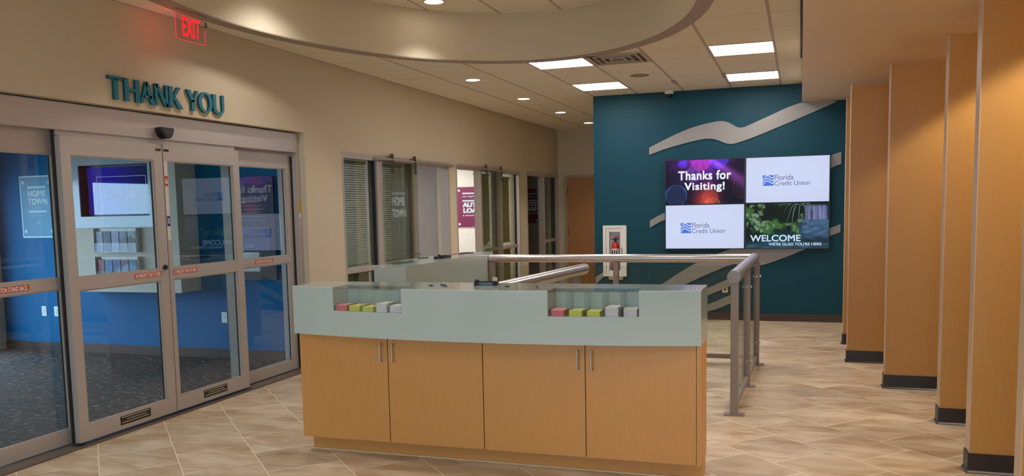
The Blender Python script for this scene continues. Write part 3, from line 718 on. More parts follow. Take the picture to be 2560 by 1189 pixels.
tray(-3.21, 7.45, .10, .28, -.03, 'black pen tray on the rear counter')
def puck(x, y, label, r=.014): 
    o = MB().lathe((x, y, ZT), [(r, 0), (r, .004), (r*.8, .006)]).build('cable_grommet', M['black'], smooth=True); tag(o, label, 'grommet')
puck(-2.129, 4.748, 'small black grommet on the front counter left of its pen'); puck(-1.637, 4.749, 'small black grommet on the front counter right of the pen tray'); puck(-3.40, 7.15, 'small black grommet near the left edge of the rear counter')
def pen(p, q, label, r=.0045):
    p, q = Vector(p), Vector(q); t = thing('pen', label, 'pen', p); d_ = (q-p)
    MB().tube(p, p+d_*.86, r, 10).build('barrel', M['black'], t, smooth=True); MB().tube(p+d_*.86, q, r*.9, 10, r2=.001).build('tip', M['steel'], t, smooth=True)
    return t
zp = ZT+.0055
pen((-2.086, 4.80, zp), (-1.99, 4.69, zp), 'dark pen lying on the front counter left of the pen tray')
pen((-1.455, 4.75, zp), (-1.405, 4.63, zp), 'pen lying on the front counter by the right paper slot', r=.005)
pen((-3.44, 7.38, zp), (-3.36, 7.50, zp), 'pen lying on the rear counter beside its tray')
pen((-3.34, 8.20, zp), (-3.20, 8.30, zp), 'pen lying at the far end of the rear counter')
# small stand with a beige card behind the tray
t = thing('card_stand', 'small beige card standing behind the black pen tray', 'card', (-1.765, 4.90, ZT))
box('foot', -1.785, -1.748, 4.885, 4.915, ZT, ZT+.006, M['black'], t); box('card', -1.782, -1.752, 4.898, 4.902, ZT+.006, ZT+.042, mat('beige_card', (214, 200, 158), .7), t)

# ================================================================== railings
def rail_run(label, pts, r=.042):
    t = thing('handrail', label, 'railing', (pts[-1][0], pts[-1][1], 0)); return t
def post(t, x, y, w=.055, plate=(.145, .075), h=.985, clips=True, rot=0):
    p_ = MB().box(x-w/2, x+w/2, y-w/2, y+w/2, .0, h).build('post', M['postm'], t, bevel=.003)
    box('base_plate', x-plate[0]/2, x+plate[0]/2, y-plate[1]/2, y+plate[1]/2, 0, .010, M['postm'], t)
    return p_
xr = lambda y: -.445+(y-6.33)*.027
YR = 8.42
t = thing('handrail', 'round steel handrail with square posts and glass, turning a corner behind the counters', 'railing', (-.42, YR, 0))
xc = xr(YR)-.025
rl = MB(); rl.tube((-3.092, YR, 1.022), (xc, YR, 1.022), .041, 28); rl.tube((xr(6.29), 6.27, 1.022), (xc, YR+.035, 1.022), .0475, 28)
rl.build('top_rail', M['steel'], t, smooth=True)
MB().tube((xr(6.29), 6.262, 1.022), (xr(6.29), 6.2695, 1.022), .047, 28).build('end_cap', M['postm'], t)
posts_ = [(xr(6.345), 6.345), (xr(7.37), 7.37), (xr(YR), YR), (-1.745, YR), (-3.065, YR)]
for i, (x, y) in enumerate(posts_): 
    p_ = post(t, x, y)
    for z in (.22, .85):
        if i in (1, 2): 
            MB().tube((x+.0275, y, z), (x+.040, y, z), .012, 12).build('glass_clip', M['steel'], p_, smooth=True); MB().tube((x, y-.0275, z), (x, y-.036, z), .010, 12).build('glass_clip', M['steel'], p_, smooth=True)
br = MB(); br.box(-3.065, xc, YR-.018, YR+.018, .050, .092)
br.prism([(xr(6.345)-.018, 6.345), (xr(6.345)+.018, 6.345), (xr(YR)+.018, YR), (xr(YR)-.018, YR)], .050, .092); br.build('bottom_rail', M['postm'], t)
for a, b_ in (((-3.0, YR), (-1.79, YR)), ((-1.70, YR), (xc-.02, YR))): box('glass_panel', a[0], b_[0], YR-.004, YR+.004, .12, .95, M['railg'], t)
for y0_, y1_ in ((6.39, 7.32), (7.42, 8.37)):
    MB().prism([(xr(y0_)-.004, y0_), (xr(y0_)+.004, y0_), (xr(y1_)+.004, y1_), (xr(y1_)-.004, y1_)], .12, .95).build('glass_panel', M['railg'], t)
t = thing('handrail', 'short steel handrail slanting away from the back of the front counter', 'railing', (-1.745, 6.82, 0))
MB().tube((-1.90, 5.0, 1.022), (-1.722, 7.00, 1.022), .045, 28).build('top_rail', M['steel'], t, smooth=True)
MB().tube((-1.7215, 7.0005, 1.022), (-1.7209, 7.007, 1.022), .0445, 28).build('end_cap', M['postm'], t)
for x, y in ((-1.74, 6.82), (-1.875, 5.30)): post(t, x, y)
MB().prism([(-1.74+.018, 6.82), (-1.875+.018, 5.30), (-1.875-.018, 5.30), (-1.74-.018, 6.82)], .05, .092).build('bottom_rail', M['postm'], t)

# ================================================================== entrance
dl = lambda y: y
hd = thing('door_header', 'long brushed aluminium door operator header over the sliding doors', 'door header', (-4.66, 5.34, 2.117))
box('cover', -4.72, -4.60, D0+.005, 7.243, 2.117, 2.300, M['alu2'], hd, bevel=.004)
box('lower_track', -4.66, -4.612, 4.39, 6.26, 2.085, 2.1165, M['alu'], hd)
t = thing('motion_sensor', 'black rounded motion sensor under the door header', 'sensor', (-4.575, 5.36, 2.16))
pr = [(math.cos(a)*.068, math.sin(a)*.085) for a in [math.pi+math.pi*i/14 for i in range(15)]]
MB().prism([(5.36+a, 2.205+b_) for a, b_ in pr], -4.5995, -4.53, 'x').build('housing', M['black'], t, bevel=.008)
box('lens_strip', -4.5295, -4.527, 5.32, 5.40, 2.16, 2.175, mat('sensor_lens', (60, 30, 34), .2), t)
def leaf(name, y0, y1, xf, th, sl, sr, zs, label, top=2.08, gz=(.135, 1.055, 1.14, 1.957), bottom=.028):
    o = thing(name, label, 'door', (xf-th/2, (y0+y1)/2, 0)); o['kind'] = 'structure'; del o['category']
    f = MB(); xb = xf-th
    f.box(xb, xf, y0, y0+sl, bottom, top); f.box(xb, xf, y1-sr, y1, bottom, top)
    f.box(xb, xf, y0+sl, y1-sr, bottom, gz[0]); f.box(xb, xf, y0+sl, y1-sr, gz[1], gz[2]); f.box(xb, xf, y0+sl, y1-sr, gz[3], top)
    f.build('frame', M['alu'], o)
    g = MB(); e = .010
    for z0_, z1_ in ((gz[0], gz[1]), (gz[2], gz[3])):
        g.box(xf-.022, xf-.008, y0+sl, y0+sl+e, z0_, z1_); g.box(xf-.022, xf-.008, y1-sr-e, y1-sr, z0_, z1_)
        g.box(xf-.022, xf-.006, y0+sl+e, y1-sr-e, z0_, z0_+e); g.box(xf-.022, xf-.006, y0+sl+e, y1-sr-e, z1_-e, z1_)
    g.build('glazing_bead', mat('bead_aluminium', (190, 176, 164), .4, .3), o)
    k = MB()
    for z0_, z1_ in ((gz[0], gz[1]), (gz[2], gz[3])):
        k.box(xf-.036, xf-.026, y1-sr-.012, y1-sr-.0005, z0_, z1_)
    k.build('gasket', M['gask'], o)
    for z0_, z1_ in ((gz[0], gz[1]), (gz[2], gz[3])): box('glass_pane', xf-.024, xf-.018, y0+sl+.001, y1-sr-.001, z0_+.001, z1_-.001, M['clear'], o)
    return o
XF, XS = -4.575, -4.668
L2 = leaf('door_2', 4.385, 5.328, XF, .045, .078, .088, 0, 'left sliding glass leaf')
L3 = leaf('door_3', 5.338, 6.262, XF, .045, .044, .086, 0, 'right sliding glass leaf')
S1 = leaf('window_1', D0+.02, 4.47, XS, .05, .09, .06, 0, 'left fixed sidelight', gz=(.115, 1.07, 1.142, 1.965), bottom=.02, top=2.13)
S4 = leaf('window_2', 6.245, 7.19, XS, .085, .075, .085, 0, 'right fixed sidelight', gz=(.112, 1.065, 1.135, 1.965), bottom=.02, top=2.13)
box('brush_seal', XF-.056, XF-.046, 4.366, 4.386, .03, 2.12, M['gask'], L2); box('dark_gap_strip', XF-.044, XF-.012, 5.3285, 5.3375, .03, 2.08, M['gask'], L2)  # black strip between the leaves makes their gap darker
def sticker(parent, O, w, h, m_, text=None, tm=None, name='warning_sticker', tscale=.8, bold=.02, U=(0, 1, 0)):
    O = Vector(O); n = MB()
    Uv = Vector(U); V = Vector((0, 0, 1)); N = Uv.cross(V)
    n.add([O, O+Uv*w, O+Uv*w+V*h, O+V*h]+[p+N*.001 for p in (O, O+Uv*w, O+Uv*w+V*h, O+V*h)], [(0, 1, 2, 3), (4, 5, 6, 7), (0, 1, 5, 4), (1, 2, 6, 5), (2, 3, 7, 6), (3, 0, 4, 7)])
    s_ = n.build(name, m_, parent)
    if text:
        q = MB(); text_on(q, text, O+Uv*w*.04+V*h*(1-tscale)/2+N*.001, Uv, V, w*.92, h*tscale, bold=bold, depth=.0006); q.build('sticker_print', tm, s_)
    return s_
U_ = (0, 1, 0)
sticker(L2, (XF, 4.970, 1.090), .276, .036, M['redst'], 'IN EMERGENCY PUSH TO OPEN', M['lett'])
sticker(L3, (XF, 5.374, 1.090), .276, .036, M['redst'], 'IN EMERGENCY PUSH TO OPEN', M['lett'])
sticker(S4, (XS, 6.555, 1.085), .277, .038, M['redst'], 'CAUTION STAND BACK', M['lett'])
sticker(S1, (XS, 3.876, 1.085), .277, .038, M['redst'], 'CAUTION STAND BACK', M['lett'])
for P, y in ((L2, 4.746), (L3, 5.650)):
    s_ = sticker(P, (XF, y, .060), .300, .062, M['black'], None, None, 'maker_plate')
    q = MB()
    for r_ in range(3): q.box(XF+.001, XF+.0016, y+.012+.05*(r_ % 2), y+.288-.03*(r_ % 2), .073+.018*r_, .080+.018*r_)
    q.build('plate_print', mat('plate_print', (176, 160, 140), .5), s_)
for P, y0_ in ((L2, 5.258), (L3, 5.345)): box('catch', XF, XF+.003, y0_, y0_+.055, 2.028, 2.045, M['black'], P)
MB().tube((XF-.001, 5.285, 1.152), (XF+.014, 5.285, 1.152), .019, 20).build('lock_knob', M['black'], L2, smooth=True)
hs = sticker(L3, (XF, 5.3405, 1.355), .033, .595, mat('height_strip', (214, 204, 196), .6), None, None, 'height_strip')
for z, m_, ch in ((1.765, M['redst'], '6'), (1.462, M['blueV'], '5')):
    c_ = sticker(hs, (XF+.001, 5.3415, z), .031, .078, m_, None, None, 'height_mark'); 
    q = MB(); text_on(q, ch, (XF+.0021, 5.346, z+.02), U_, Z_, .022, .038, bold=.03, depth=.0005); q.build('height_number', M['lett'], hs)
# jamb posts, yellow sticker, threshold
jb = thing('door_jamb', 'aluminium jamb at the right end of the entrance', 'door jamb', (-4.66, 7.225, 0))
box('jamb', -4.72, -4.60, 7.192, 7.245, 0, 2.1165, M['alu'], jb); box('outer_jamb', -4.80, -4.765, 7.165, 7.245, 0, 2.1165, mat('pale_aluminium', (206, 204, 204), .4, .1), jb); box('seal', -4.668, -4.650, 7.186, 7.1915, .02, 2.08, M['gask'], jb)
sticker(jb, (-4.5995, 7.20, 1.545), .036, .11, M['yellowst'], None, None, 'yellow_sticker'); sticker(jb, (-4.5995, 7.20, 1.485), .036, .055, M['paper'], None, None, 'white_sticker')
jl = thing('door_jamb', 'aluminium jamb at the left end of the entrance, outside the view', 'door jamb', (-4.66, 3.44, 0)); box('jamb', -4.72, -4.60, 3.431, 3.449, 0, 2.1165, M['alu'], jl)
th = struct(MB().box(-4.745, WX+.003, D0, D1, 0, .012).build('trim_2', mat('threshold_metal', (120, 108, 98), .4, .5)), 'metal door threshold')
box('track_slot', -4.632, -4.562, 4.36, 6.28, .012, .014, M['gask'], th)

# THANK YOU: letters cut in a flared humanist shape, each mounted on its own
def strokes(ch):
    """polygons in units of letter height"""
    def st(x, w, f=.012, y0=0, y1=1): return [(x-f, y0), (x+w+f, y0), (x+w, y0+.12), (x+w, y1-.12), (x+w+f, y1), (x-f, y1), (x, y1-.12), (x, y0+.12)]
    s_ = .22
    if ch == 'T': return [[(.0, 1), (.74, 1), (.74, .855), (0, .855)], st(.26, s_, .012, 0, .9)]
    if ch == 'H': return [st(.0, s_), st(.56, s_), [(.2, .44), (.58, .44), (.58, .57), (.2, .57)]]
    if ch == 'A': return [[(-.02, 0), (.13, 0), (.42, .88), (.36, 1), (.30, 1)], [(.30, 1), (.46, 1), (.80, 0), (.55, 0), (.33, .78)], [(.13, .26), (.62, .26), (.60, .38), (.17, .38)]]
    if ch == 'N': return [st(.0, .15), st(.62, .15), [(.0, 1), (.22, 1), (.77, 0), (.56, 0)]]
    if ch == 'K': return [st(.0, s_), [(.20, .50), (.50, 1), (.70, 1), (.36, .52)], [(.20, .52), (.36, .56), (.80, 0), (.53, 0)]]
    if ch == 'Y': return [[(-.02, 1), (.24, 1), (.45, .46), (.30, .40)], [(.58, 1), (.74, 1), (.47, .40), (.36, .46)], st(.27, s_, .012, 0, .52)]
    if ch == 'O':
        n = 40; P = []
        O_ = [(.46+.46*math.cos(2*math.pi*i/n), .5+.52*math.sin(2*math.pi*i/n)) for i in range(n)]
        I_ = [(.46+.25*math.cos(2*math.pi*i/n), .5+.41*math.sin(2*math.pi*i/n)) for i in range(n)]
        return [[O_[i], O_[(i+1) % n], I_[(i+1) % n], I_[i]] for i in range(n)]
    if ch == 'U':
        n = 16; O_ = [(.37-.37*math.cos(math.pi*i/n), .34-.36*math.sin(math.pi*i/n)) for i in range(n+1)]; I_ = [(.405-.195*math.cos(math.pi*i/n), .34-.24*math.sin(math.pi*i/n)) for i in range(n+1)]
        return [[O_[i], O_[i+1], I_[i+1], I_[i]] for i in range(n)]+[[(0, .34), (.21, .34), (.222, 1), (-.012, 1)], [(.60, .34), (.74, .34), (.752, 1), (.588, 1)]]
TY_pos = [('T', 4.778), ('H', 4.925), ('A', 5.075), ('N', 5.228), ('K', 5.375), ('Y', 5.575), ('O', 5.712), ('U', 5.888)]
tyw = {'T': .138, 'H': .15, 'A': .155, 'N': .14, 'K': .155, 'Y': .14, 'O': .17, 'U': .145}
which = {'T': 'first letter of THANK', 'H': 'second letter of THANK', 'A': 'middle letter of THANK', 'N': 'fourth letter of THANK', 'K': 'last letter of THANK', 'Y': 'first letter of YOU', 'O': 'middle letter of YOU', 'U': 'last letter of YOU'}
LH = .158
for ch, y in TY_pos:
    P = strokes(ch); mx = max(p[0] for q in P for p in q); mn = min(p[0] for q in P for p in q); k = tyw[ch]/(mx-mn)
    mb = MB()
    for q in P: mb.prism([(y+(a-mn)*k, 2.357+b_*LH) for a, b_ in q], WX+.004, WX+.022, 'x')
    if ch == 'T': pass
    pins = mb.box(WX, WX+.006, y+tyw[ch]*(.1 if ch in 'OU' else .45), y+tyw[ch]*(.1 if ch in 'OU' else .45)+.008, 2.357+LH*.5, 2.357+LH*.5+.008)
    tag(mb.build('wall_letter', M['letter']), 'teal metal letter %s, %s on the wall over the doors' % (ch, which[ch]), 'letter', 'THANK YOU letters')

# exit sign
t = thing('exit_sign', 'clear hanging sign with glowing red EXIT lettering', 'exit sign', (-4.26, 5.32, CEIL))
eg = glass('edge_lit_acrylic', (.98, .86, .86), boost=1.2)
ex_x = -4.26; ey0, ey1, ez0, ez1 = 5.18, 5.495, 2.812, 2.998
box('panel', ex_x-.003, ex_x+.003, ey0, ey1, ez0, ez1, eg, t)
rg = emis('exit_red', (255, 24, 40), 1.5); red_edge = emis('exit_edge', (255, 60, 80), .9)
e = MB(); e.box(ex_x-.0032, ex_x+.0032, ey0-.002, ey1+.002, ez0-.003, ez0); e.box(ex_x-.0032, ex_x+.0032, ey0-.003, ey0, ez0, ez1); e.box(ex_x-.0032, ex_x+.0032, ey1, ey1+.002, ez0, ez1-.08)
e.build('lit_edge', red_edge, t)
q = MB(); text_on(q, 'EXIT', (ex_x+.0035, ey0+.065, ez0+.028), U_, Z_, .195, .140, bold=.012, depth=.002); q.build('lettering', rg, t)
box('mounting_rail', ex_x-.02, ex_x+.02, ey0-.01, ey1+.01, CEIL-.026, CEIL-.001, M['rim'], t)
lp = bpy.data.lights.new('exit_glow', 'POINT'); lp.energy = .38; lp.color = (1, .06, .05); lp.shadow_soft_size = .06
lo = bpy.data.objects.new('exit_glow', lp); C.objects.link(lo); lo.parent = t; lo.location = (-.06, -.08, -.13)

# ================================================================== vestibule behind the doors
VB = 7.60; VZ = 2.75; VXO = -8.95
struct(box('floor_vestibule', VXO-.15, -4.72, 2.8, VB, -.1, -.0, M['carpet']), 'dark patterned carpet of the vestibule')
struct(box('ceiling_vestibule', VXO-.15, -4.72, 2.8, VB, VZ, VZ+.05, M['cream']), 'vestibule ceiling')
struct(box('wall_vestibule_back', VXO-.15, -4.72, VB, VB+.12, 0, VZ, M['daylit_teal']), 'teal vestibule wall')
struct(box('wall_vestibule_front', VXO-.15, -4.72, 2.68, 2.8, 0, VZ, M['cream']), 'near vestibule wall')
vo = MB(); vo.box(VXO-.15, VXO, 2.8, 3.5, 0, VZ); vo.box(VXO-.15, VXO, 3.5, 7.3, 2.09, VZ); vo.box(VXO-.15, VXO, 7.3, VB, 0, VZ)
struct(vo.build('wall_vestibule_outer', M['cream']), 'outer vestibule wall with the street doors')
struct(box('baseboard_vestibule', VXO, -4.73, VB-.012, VB, 0, .10, M['brown']), 'brown base of the vestibule')
od = thing('window_3', 'outer street door glazing', 'x', (VXO-.08, 5.4, 0)); od['kind'] = 'structure'; del od['category']
f = MB()
for y in (3.5, 7.22): f.box(VXO-.11, VXO-.06, y, y+.08, 0, 2.09)
f.box(VXO-.109, VXO-.061, 3.5, 7.3, 0, .11); f.box(VXO-.109, VXO-.061, 3.5, 7.3, 2.0, 2.09); f.build('frame', M['alu'], od)
box('glass_pane', VXO-.088, VXO-.082, 3.5, 7.3, .1, 2.0, glass('outer_glass', (.92, .96, .97)), od)
struct(box('floor_outside', VXO-14, VXO-.15, -6, 18, -.12, -.02, M['asphalt']), 'pale paving outside the street doors')
pl = bpy.data.lights.new('sky_portal', 'AREA'); pl.shape = 'RECTANGLE'; pl.size = 3.7; pl.size_y = 2.0; pl.cycles.is_portal = True
po = bpy.data.objects.new('sky_portal', pl); C.objects.link(po); po.location = (VXO-.2, 5.4, 1.05); po.rotation_euler = (0, R(-90), 0)
# display box
bx0, bx1, by, bz0 = -7.60, -6.111, 7.290, .733
rx0, rx1, rz0, rz1 = -7.372, -6.452, 1.545, 2.092
w_ = MB(); w_.box(bx0, bx1, by, VB, bz0, rz0); w_.box(bx0, bx1, by, VB, rz1, VZ); w_.box(bx0, rx0, by, VB, rz0, rz1); w_.box(rx1, bx1, by, VB, rz0, rz1); w_.box(rx0-.001, rx1+.001, by+.16, VB, rz0, rz1)
struct(w_.build('wall_display_niche', M['cream']), 'cream box on the vestibule wall with the screen niche')
tr = MB(); tr.box(-7.56, -6.40, by-.012, by-.0005, 1.425, rz0); tr.box(-7.56, -6.40, by-.012, by-.0005, rz1, 2.22); tr.box(-7.56, rx0, by-.012, by-.0005, rz0, rz1); tr.box(rx1, -6.40, by-.012, by-.0005, rz0, rz1)
struct(tr.build('trim_3', mat('glossy_white_trim', (176, 188, 200), .16, spec=.5, coat=.2)), 'glossy pale surround of the vestibule screen')
nb = MB(); nb.box(rx0, rx0+.003, by+.001, by+.159, rz0, rz1); nb.box(rx1-.003, rx1, by+.001, by+.159, rz0, rz1); nb.box(rx0+.003, rx1-.003, by+.001, by+.159, rz1-.003, rz1); nb.box(rx0+.003, rx1-.003, by+.001, by+.159, rz0, rz0+.003)
struct(nb.build('trim_5', M['black']), 'black lining of the screen niche')
t = thing('wall_monitor', 'screen in the vestibule niche, blue with a pale outlined sign', 'screen', (-6.9, by+.10, rz0))
box('bezel', rx0+.005, rx1-.005, by+.085, by+.155, rz0+.005, rz1-.005, M['black'], t)
vs_ = mat('vestibule_screen_gloss', (10, 10, 30), .03, spec=1.0, coat=1.0)
def vfn(u, v):
    a = srgb((34, 26, 190)); b_ = srgb((20, 22, 90)); k = ss(.3, .95, u)
    return [(a[i]*(1-k)+b_[i]*k)*.9 for i in range(3)]
vm = mattr('vestibule_screen', strength=.55, rough=.03); vm.node_tree.nodes['Principled BSDF'].inputs['Coat Weight'].default_value = 1.0; vm.node_tree.nodes['Principled BSDF'].inputs['Coat Roughness'].default_value = .02
picture('display', (rx0+.03, by+.084, rz0+.02), X_, Z_, .86, .505, vfn, 40, 20, vm, t)
q = MB(); ol = by+.083
fx0, fx1, fz0, fz1 = -7.22, -6.56, rz0+.03, rz1-.12
q.box(fx0, fx1, ol, ol+.0006, fz1-.006, fz1); q.box(fx0, fx0+.006, ol, ol+.0006, fz0, fz1-.006); q.box(fx1-.006, fx1, ol, ol+.0006, fz0, fz1-.006); q.box(fx0, fx1, ol, ol+.0006, fz0, fz0+.005)
text_on(q, 'NCUA', (-7.10, ol+.0006, rz0+.17), X_, Z_, .42, .14, bold=.03, depth=.0006)
eo = emis('screen_outline', (170, 176, 235), .6); eo.node_tree.nodes['Principled BSDF'].inputs['Roughness'].default_value = .03; eo.node_tree.nodes['Principled BSDF'].inputs['Coat Weight'].default_value = 1.0
q.build('screen_outline', eo, t)
# brochures
cols = [[(178, 214, 240), (92, 104, 150), (206, 206, 240), (170, 190, 224), (210, 214, 190)], [(190, 92, 88), (62, 146, 220), (84, 118, 180), (150, 84, 100), (60, 130, 160)]]
cols2 = [[(150, 190, 230), (60, 72, 120), (190, 190, 230), (150, 130, 120), (130, 100, 110)], [(74, 84, 70), (96, 140, 100), (150, 190, 230), (176, 200, 240), (130, 180, 220)]]
for r_, (z0_, z1_) in enumerate(((1.162, 1.408), (.862, 1.106))):
    rk = thing('brochure_rack', ['upper clear brochure rack under the vestibule screen', 'lower clear brochure rack half hidden by the door rail'][r_], 'brochure rack', (-6.9, by-.02, z0_), 'clear brochure racks')
    a0, a1 = -7.185, -6.615
    k = MB(); k.box(a0, a1, by-.006, by-.002, z0_, z1_+.005); k.box(a0, a1, by-.05, by-.046, z0_, z0_+.10); k.box(a0, a1, by-.046, by-.006, z0_, z0_+.004)
    k.build('rack_shell', M['acr'], rk)
    for e_ in (a0, a1-.004): box('rack_end', e_, e_+.004, by-.05, by-.002, z0_, z1_+.01, mat('white_acrylic_edge', (222, 230, 236), .2), rk)
    for k_ in range(5):
        c1, c2 = srgb(cols[r_][k_]), srgb(cols2[r_][k_]); x = a0+.008+k_*.108
        def bf(u, v, c1=c1, c2=c2, k_=k_): 
            e_ = ss(.45, .6, v+.25*math.sin(u*2+k_)); n_ = .9+.25*noise.noise(Vector((u*3, v*6, k_*5.)))
            return [(c1[i]*e_+c2[i]*(1-e_))*n_*.55 for i in range(3)]
        b_ = picture('brochure', (x, by-.030, z0_+.006), X_, Z_, .098, z1_-z0_-.03, bf, 10, 22, mattr('brochure_print', None, .4), None, depth=.006)
        tag(b_, '%s brochure, %s from the left in the %s vestibule rack' % ([['pale blue', 'navy', 'lilac', 'light blue', 'cream photo'], ['red and green', 'bright blue', 'blue wave', 'maroon', 'teal']][r_][k_], ['first', 'second', 'third', 'fourth', 'fifth'][k_], ['upper', 'lower'][r_]),
            'brochure', 'brochures in the vestibule racks')
# HOME TOWN poster
def poster(x0, x1, z0, z1, y, label, lines, face, border, name='wall_poster'):
    t = thing(name, label, 'poster', ((x0+x1)/2, y, z0))
    box('border', x0, x1, y-.006, y-.001, z0, z1, border, t); box('sheet', x0+.018, x1-.018, y-.008, y-.006, z0+.018, z1-.018, face, t)
    k = MB()
    for sx_ in (x0+.055, x1-.055):
        for sz_ in (z0+.075, z1-.075): k.tube((sx_, y-.0095, sz_), (sx_, y-.008, sz_), .022, 18)
    k.build('corner_disc', mat('poster_pale', (190, 214, 224), .5), t)
    q = MB()
    for s_, a, b_, w__, h__, bo in lines:
        if s_ is None: q.box(x0+a, x0+a+w__, y-.0095, y-.008, z0+b_, z0+b_+h__)
        else: text_on(q, s_, (x0+a, y-.008, z0+b_), X_, Z_, w__, h__, bold=bo, depth=.0012)
    q.build('poster_lettering', mat('poster_pale', (190, 214, 224), .5), t); return t
poster(-8.567, -8.066, 1.315, 2.026, VB, 'blue poster reading HOME TOWN seen through the left door glass',
       [(None, .12, .565, .27, .028, 0), ('HOME', .12, .47, .265, .075, .05), ('TOWN', .115, .38, .29, .075, .05), ('Smart Start', .17, .335, .17, .028, .0), (None, .12, .29, .27, .024, 0), ('Local Supply', .16, .245, .2, .025, 0), ('* * *', .23, .16, .05, .03, .03)], M['poster'], mat('poster_border', (206, 226, 232), .5))
for x, lb in ((-8.333, 'white plate low on the vestibule wall, left one under the poster'), (-8.147, 'white plate low on the vestibule wall, right one under the poster'), (-5.829, 'white plate low on the vestibule wall behind the right sliding door')):
    outlet(x, .462 if x < -6 else .442, lb, 'switch', y=VB, m_=mat('bright_plate', (226, 232, 236), .4))
t = thing('notice_board', 'dark notice board behind the right fixed glass', 'notice board', (-5.36, VB, .85))
box('board', -5.60, -5.13, VB-.035, VB-.001, .85, 1.915, mat('board_dark', (58, 48, 62), .4), t)
box('upper_notice', -5.58, -5.19, VB-.038, VB-.035, 1.42, 1.89, mat('purple_notice', (60, 46, 88), .4), t)
box('lower_notice', -5.58, -5.19, VB-.038, VB-.035, 1.155, 1.41, mat('blue_notice', (96, 98, 150), .5), t)
q = MB()
for k_ in range(6): q.box(-5.55, -5.24-.03*(k_ % 3), VB-.0392, VB-.038, 1.47+.038*k_, 1.476+.038*k_)
for k_ in range(3): q.box(-5.55, -5.25-.05*(k_ % 2), VB-.0392, VB-.038, 1.32+.03*k_, 1.324+.03*k_)
text_on(q, 'NCUA', (-5.50, VB-.038, 1.19), X_, Z_, .11, .035, bold=.04)
q.build('notice_print', mat('notice_print', (176, 172, 196), .6), t)
q = MB(); 
for i in range(12):
    a, b_ = 2*math.pi*i/12, 2*math.pi*(i+1)/12
    q.prism([(-5.36+.03*math.cos(a), 1.80+.03*math.sin(a)), (-5.36+.03*math.cos(b_), 1.80+.03*math.sin(b_)), (-5.36+.024*math.cos(b_), 1.80+.024*math.sin(b_)), (-5.36+.024*math.cos(a), 1.80+.024*math.sin(a))], VB-.0392, VB-.038, 'y')
q.prism([(-5.372, 1.79), (-5.348, 1.79), (-5.348, 1.803), (-5.36, 1.813), (-5.372, 1.803)], VB-.0392, VB-.038, 'y'); q.build('house_emblem', mat('notice_print', (176, 172, 196), .6), t)
box('white_notice', -5.565, -5.33, VB-.038, VB-.035, .94, 1.14, mat('white_notice', (226, 230, 230), .5), t)
can_light(-6.2, 5.4, VZ, 'can light in the vestibule ceiling', power=14)

# ================================================================== offices behind the left wall
OXB = -8.2
def office(y0, y1, idx, wallm):
    f = box('floor_office', OXB, WX-.18, y0, y1, -.1, 0, M['carpet']); struct(f, 'office floor %d' % idx)
    struct(box('ceiling_office', OXB, WX-.18, y0, y1, 2.72, 2.76, M['cream']), 'office ceiling %d' % idx)
    struct(box('wall_office_end', OXB-.1, OXB, y0, y1, 0, 2.72, wallm), 'office end wall %d' % idx)
struct(box('wall_office_near', OXB-.1, WX-.18, VB+.12, VB+.22, 0, 2.72, M['offw']), 'wall between vestibule and first office')
struct(box('wall_office_1', OXB-.1, WX-.18, 10.95, 11.06, 0, 2.72, M['offw']), 'partition after the first office')
struct(box('wall_office_2', OXB-.1, WX-.18, 14.05, 14.20, 0, 2.72, M['offbright']), 'partition after the second office')
struct(box('wall_office_3', OXB-.1, WX-.18, 16.45, 16.60, 0, 2.72, M['offw']), 'partition after the third office')
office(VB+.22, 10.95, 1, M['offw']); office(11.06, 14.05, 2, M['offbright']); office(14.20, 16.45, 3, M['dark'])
def office_front(n_, segs, y0, y1, label, mid=(.882, .93)):
    """segs: (a,b,kind) along y; kind 'g' glass with a middle rail, 'm' wide mullion, 'o' open"""
    o = thing('window_%d' % n_, label, 'x', (WX-.06, (y0+y1)/2, 0)); o['kind'] = 'structure'; del o['category']
    f = MB(); a_, b_ = WX-.11, WX+.004
    f.box(a_, b_, y0, y1, 2.105, OZ); f.box(a_, b_, y0, y0+.035, 0, 2.105); f.box(a_, b_, y1-.045, y1, 0, 2.105)
    for a, b, k in segs:
        if k == 'm': f.box(a_, b_-.001, a, b, 0, 2.105)
        if k == 'g': f.box(a_+.002, b_-.002, a, b, mid[0], mid[1]); f.box(a_+.002, b_-.002, a, b, 0, .10)
    f.build('frame', M['alu'], o)
    for a, b, k in segs:
        if k == 'g':
            for z0_, z1_ in ((.10, mid[0]), (mid[1], 2.105)): box('glass_pane', WX-.060, WX-.054, a, b, z0_, z1_, M['offg'], o)
            box('gasket', WX-.05, WX-.02, b-.03, b-.001, .10, mid[0], M['gask'], o); box('gasket', WX-.05, WX-.02, b-.03, b-.001, mid[1], 2.105, M['gask'], o)
    return o
office_front(4, [(7.985, 8.72, 'g'), (8.72, 8.86, 'm'), (8.86, 9.66, 'g'), (9.66, 9.74, 'm')], 7.95, 10.83, 'front of the first office')
office_front(5, [(12.05, 12.10, 'm'), (12.10, 12.80, 'g'), (12.80, 13.01, 'm'), (13.01, 13.80, 'g')], 11.08, 13.93, 'front of the second office')
office_front(6, [(15.37, 15.42, 'm'), (15.42, 16.17, 'g')], 14.33, 16.37, 'front of the third office')
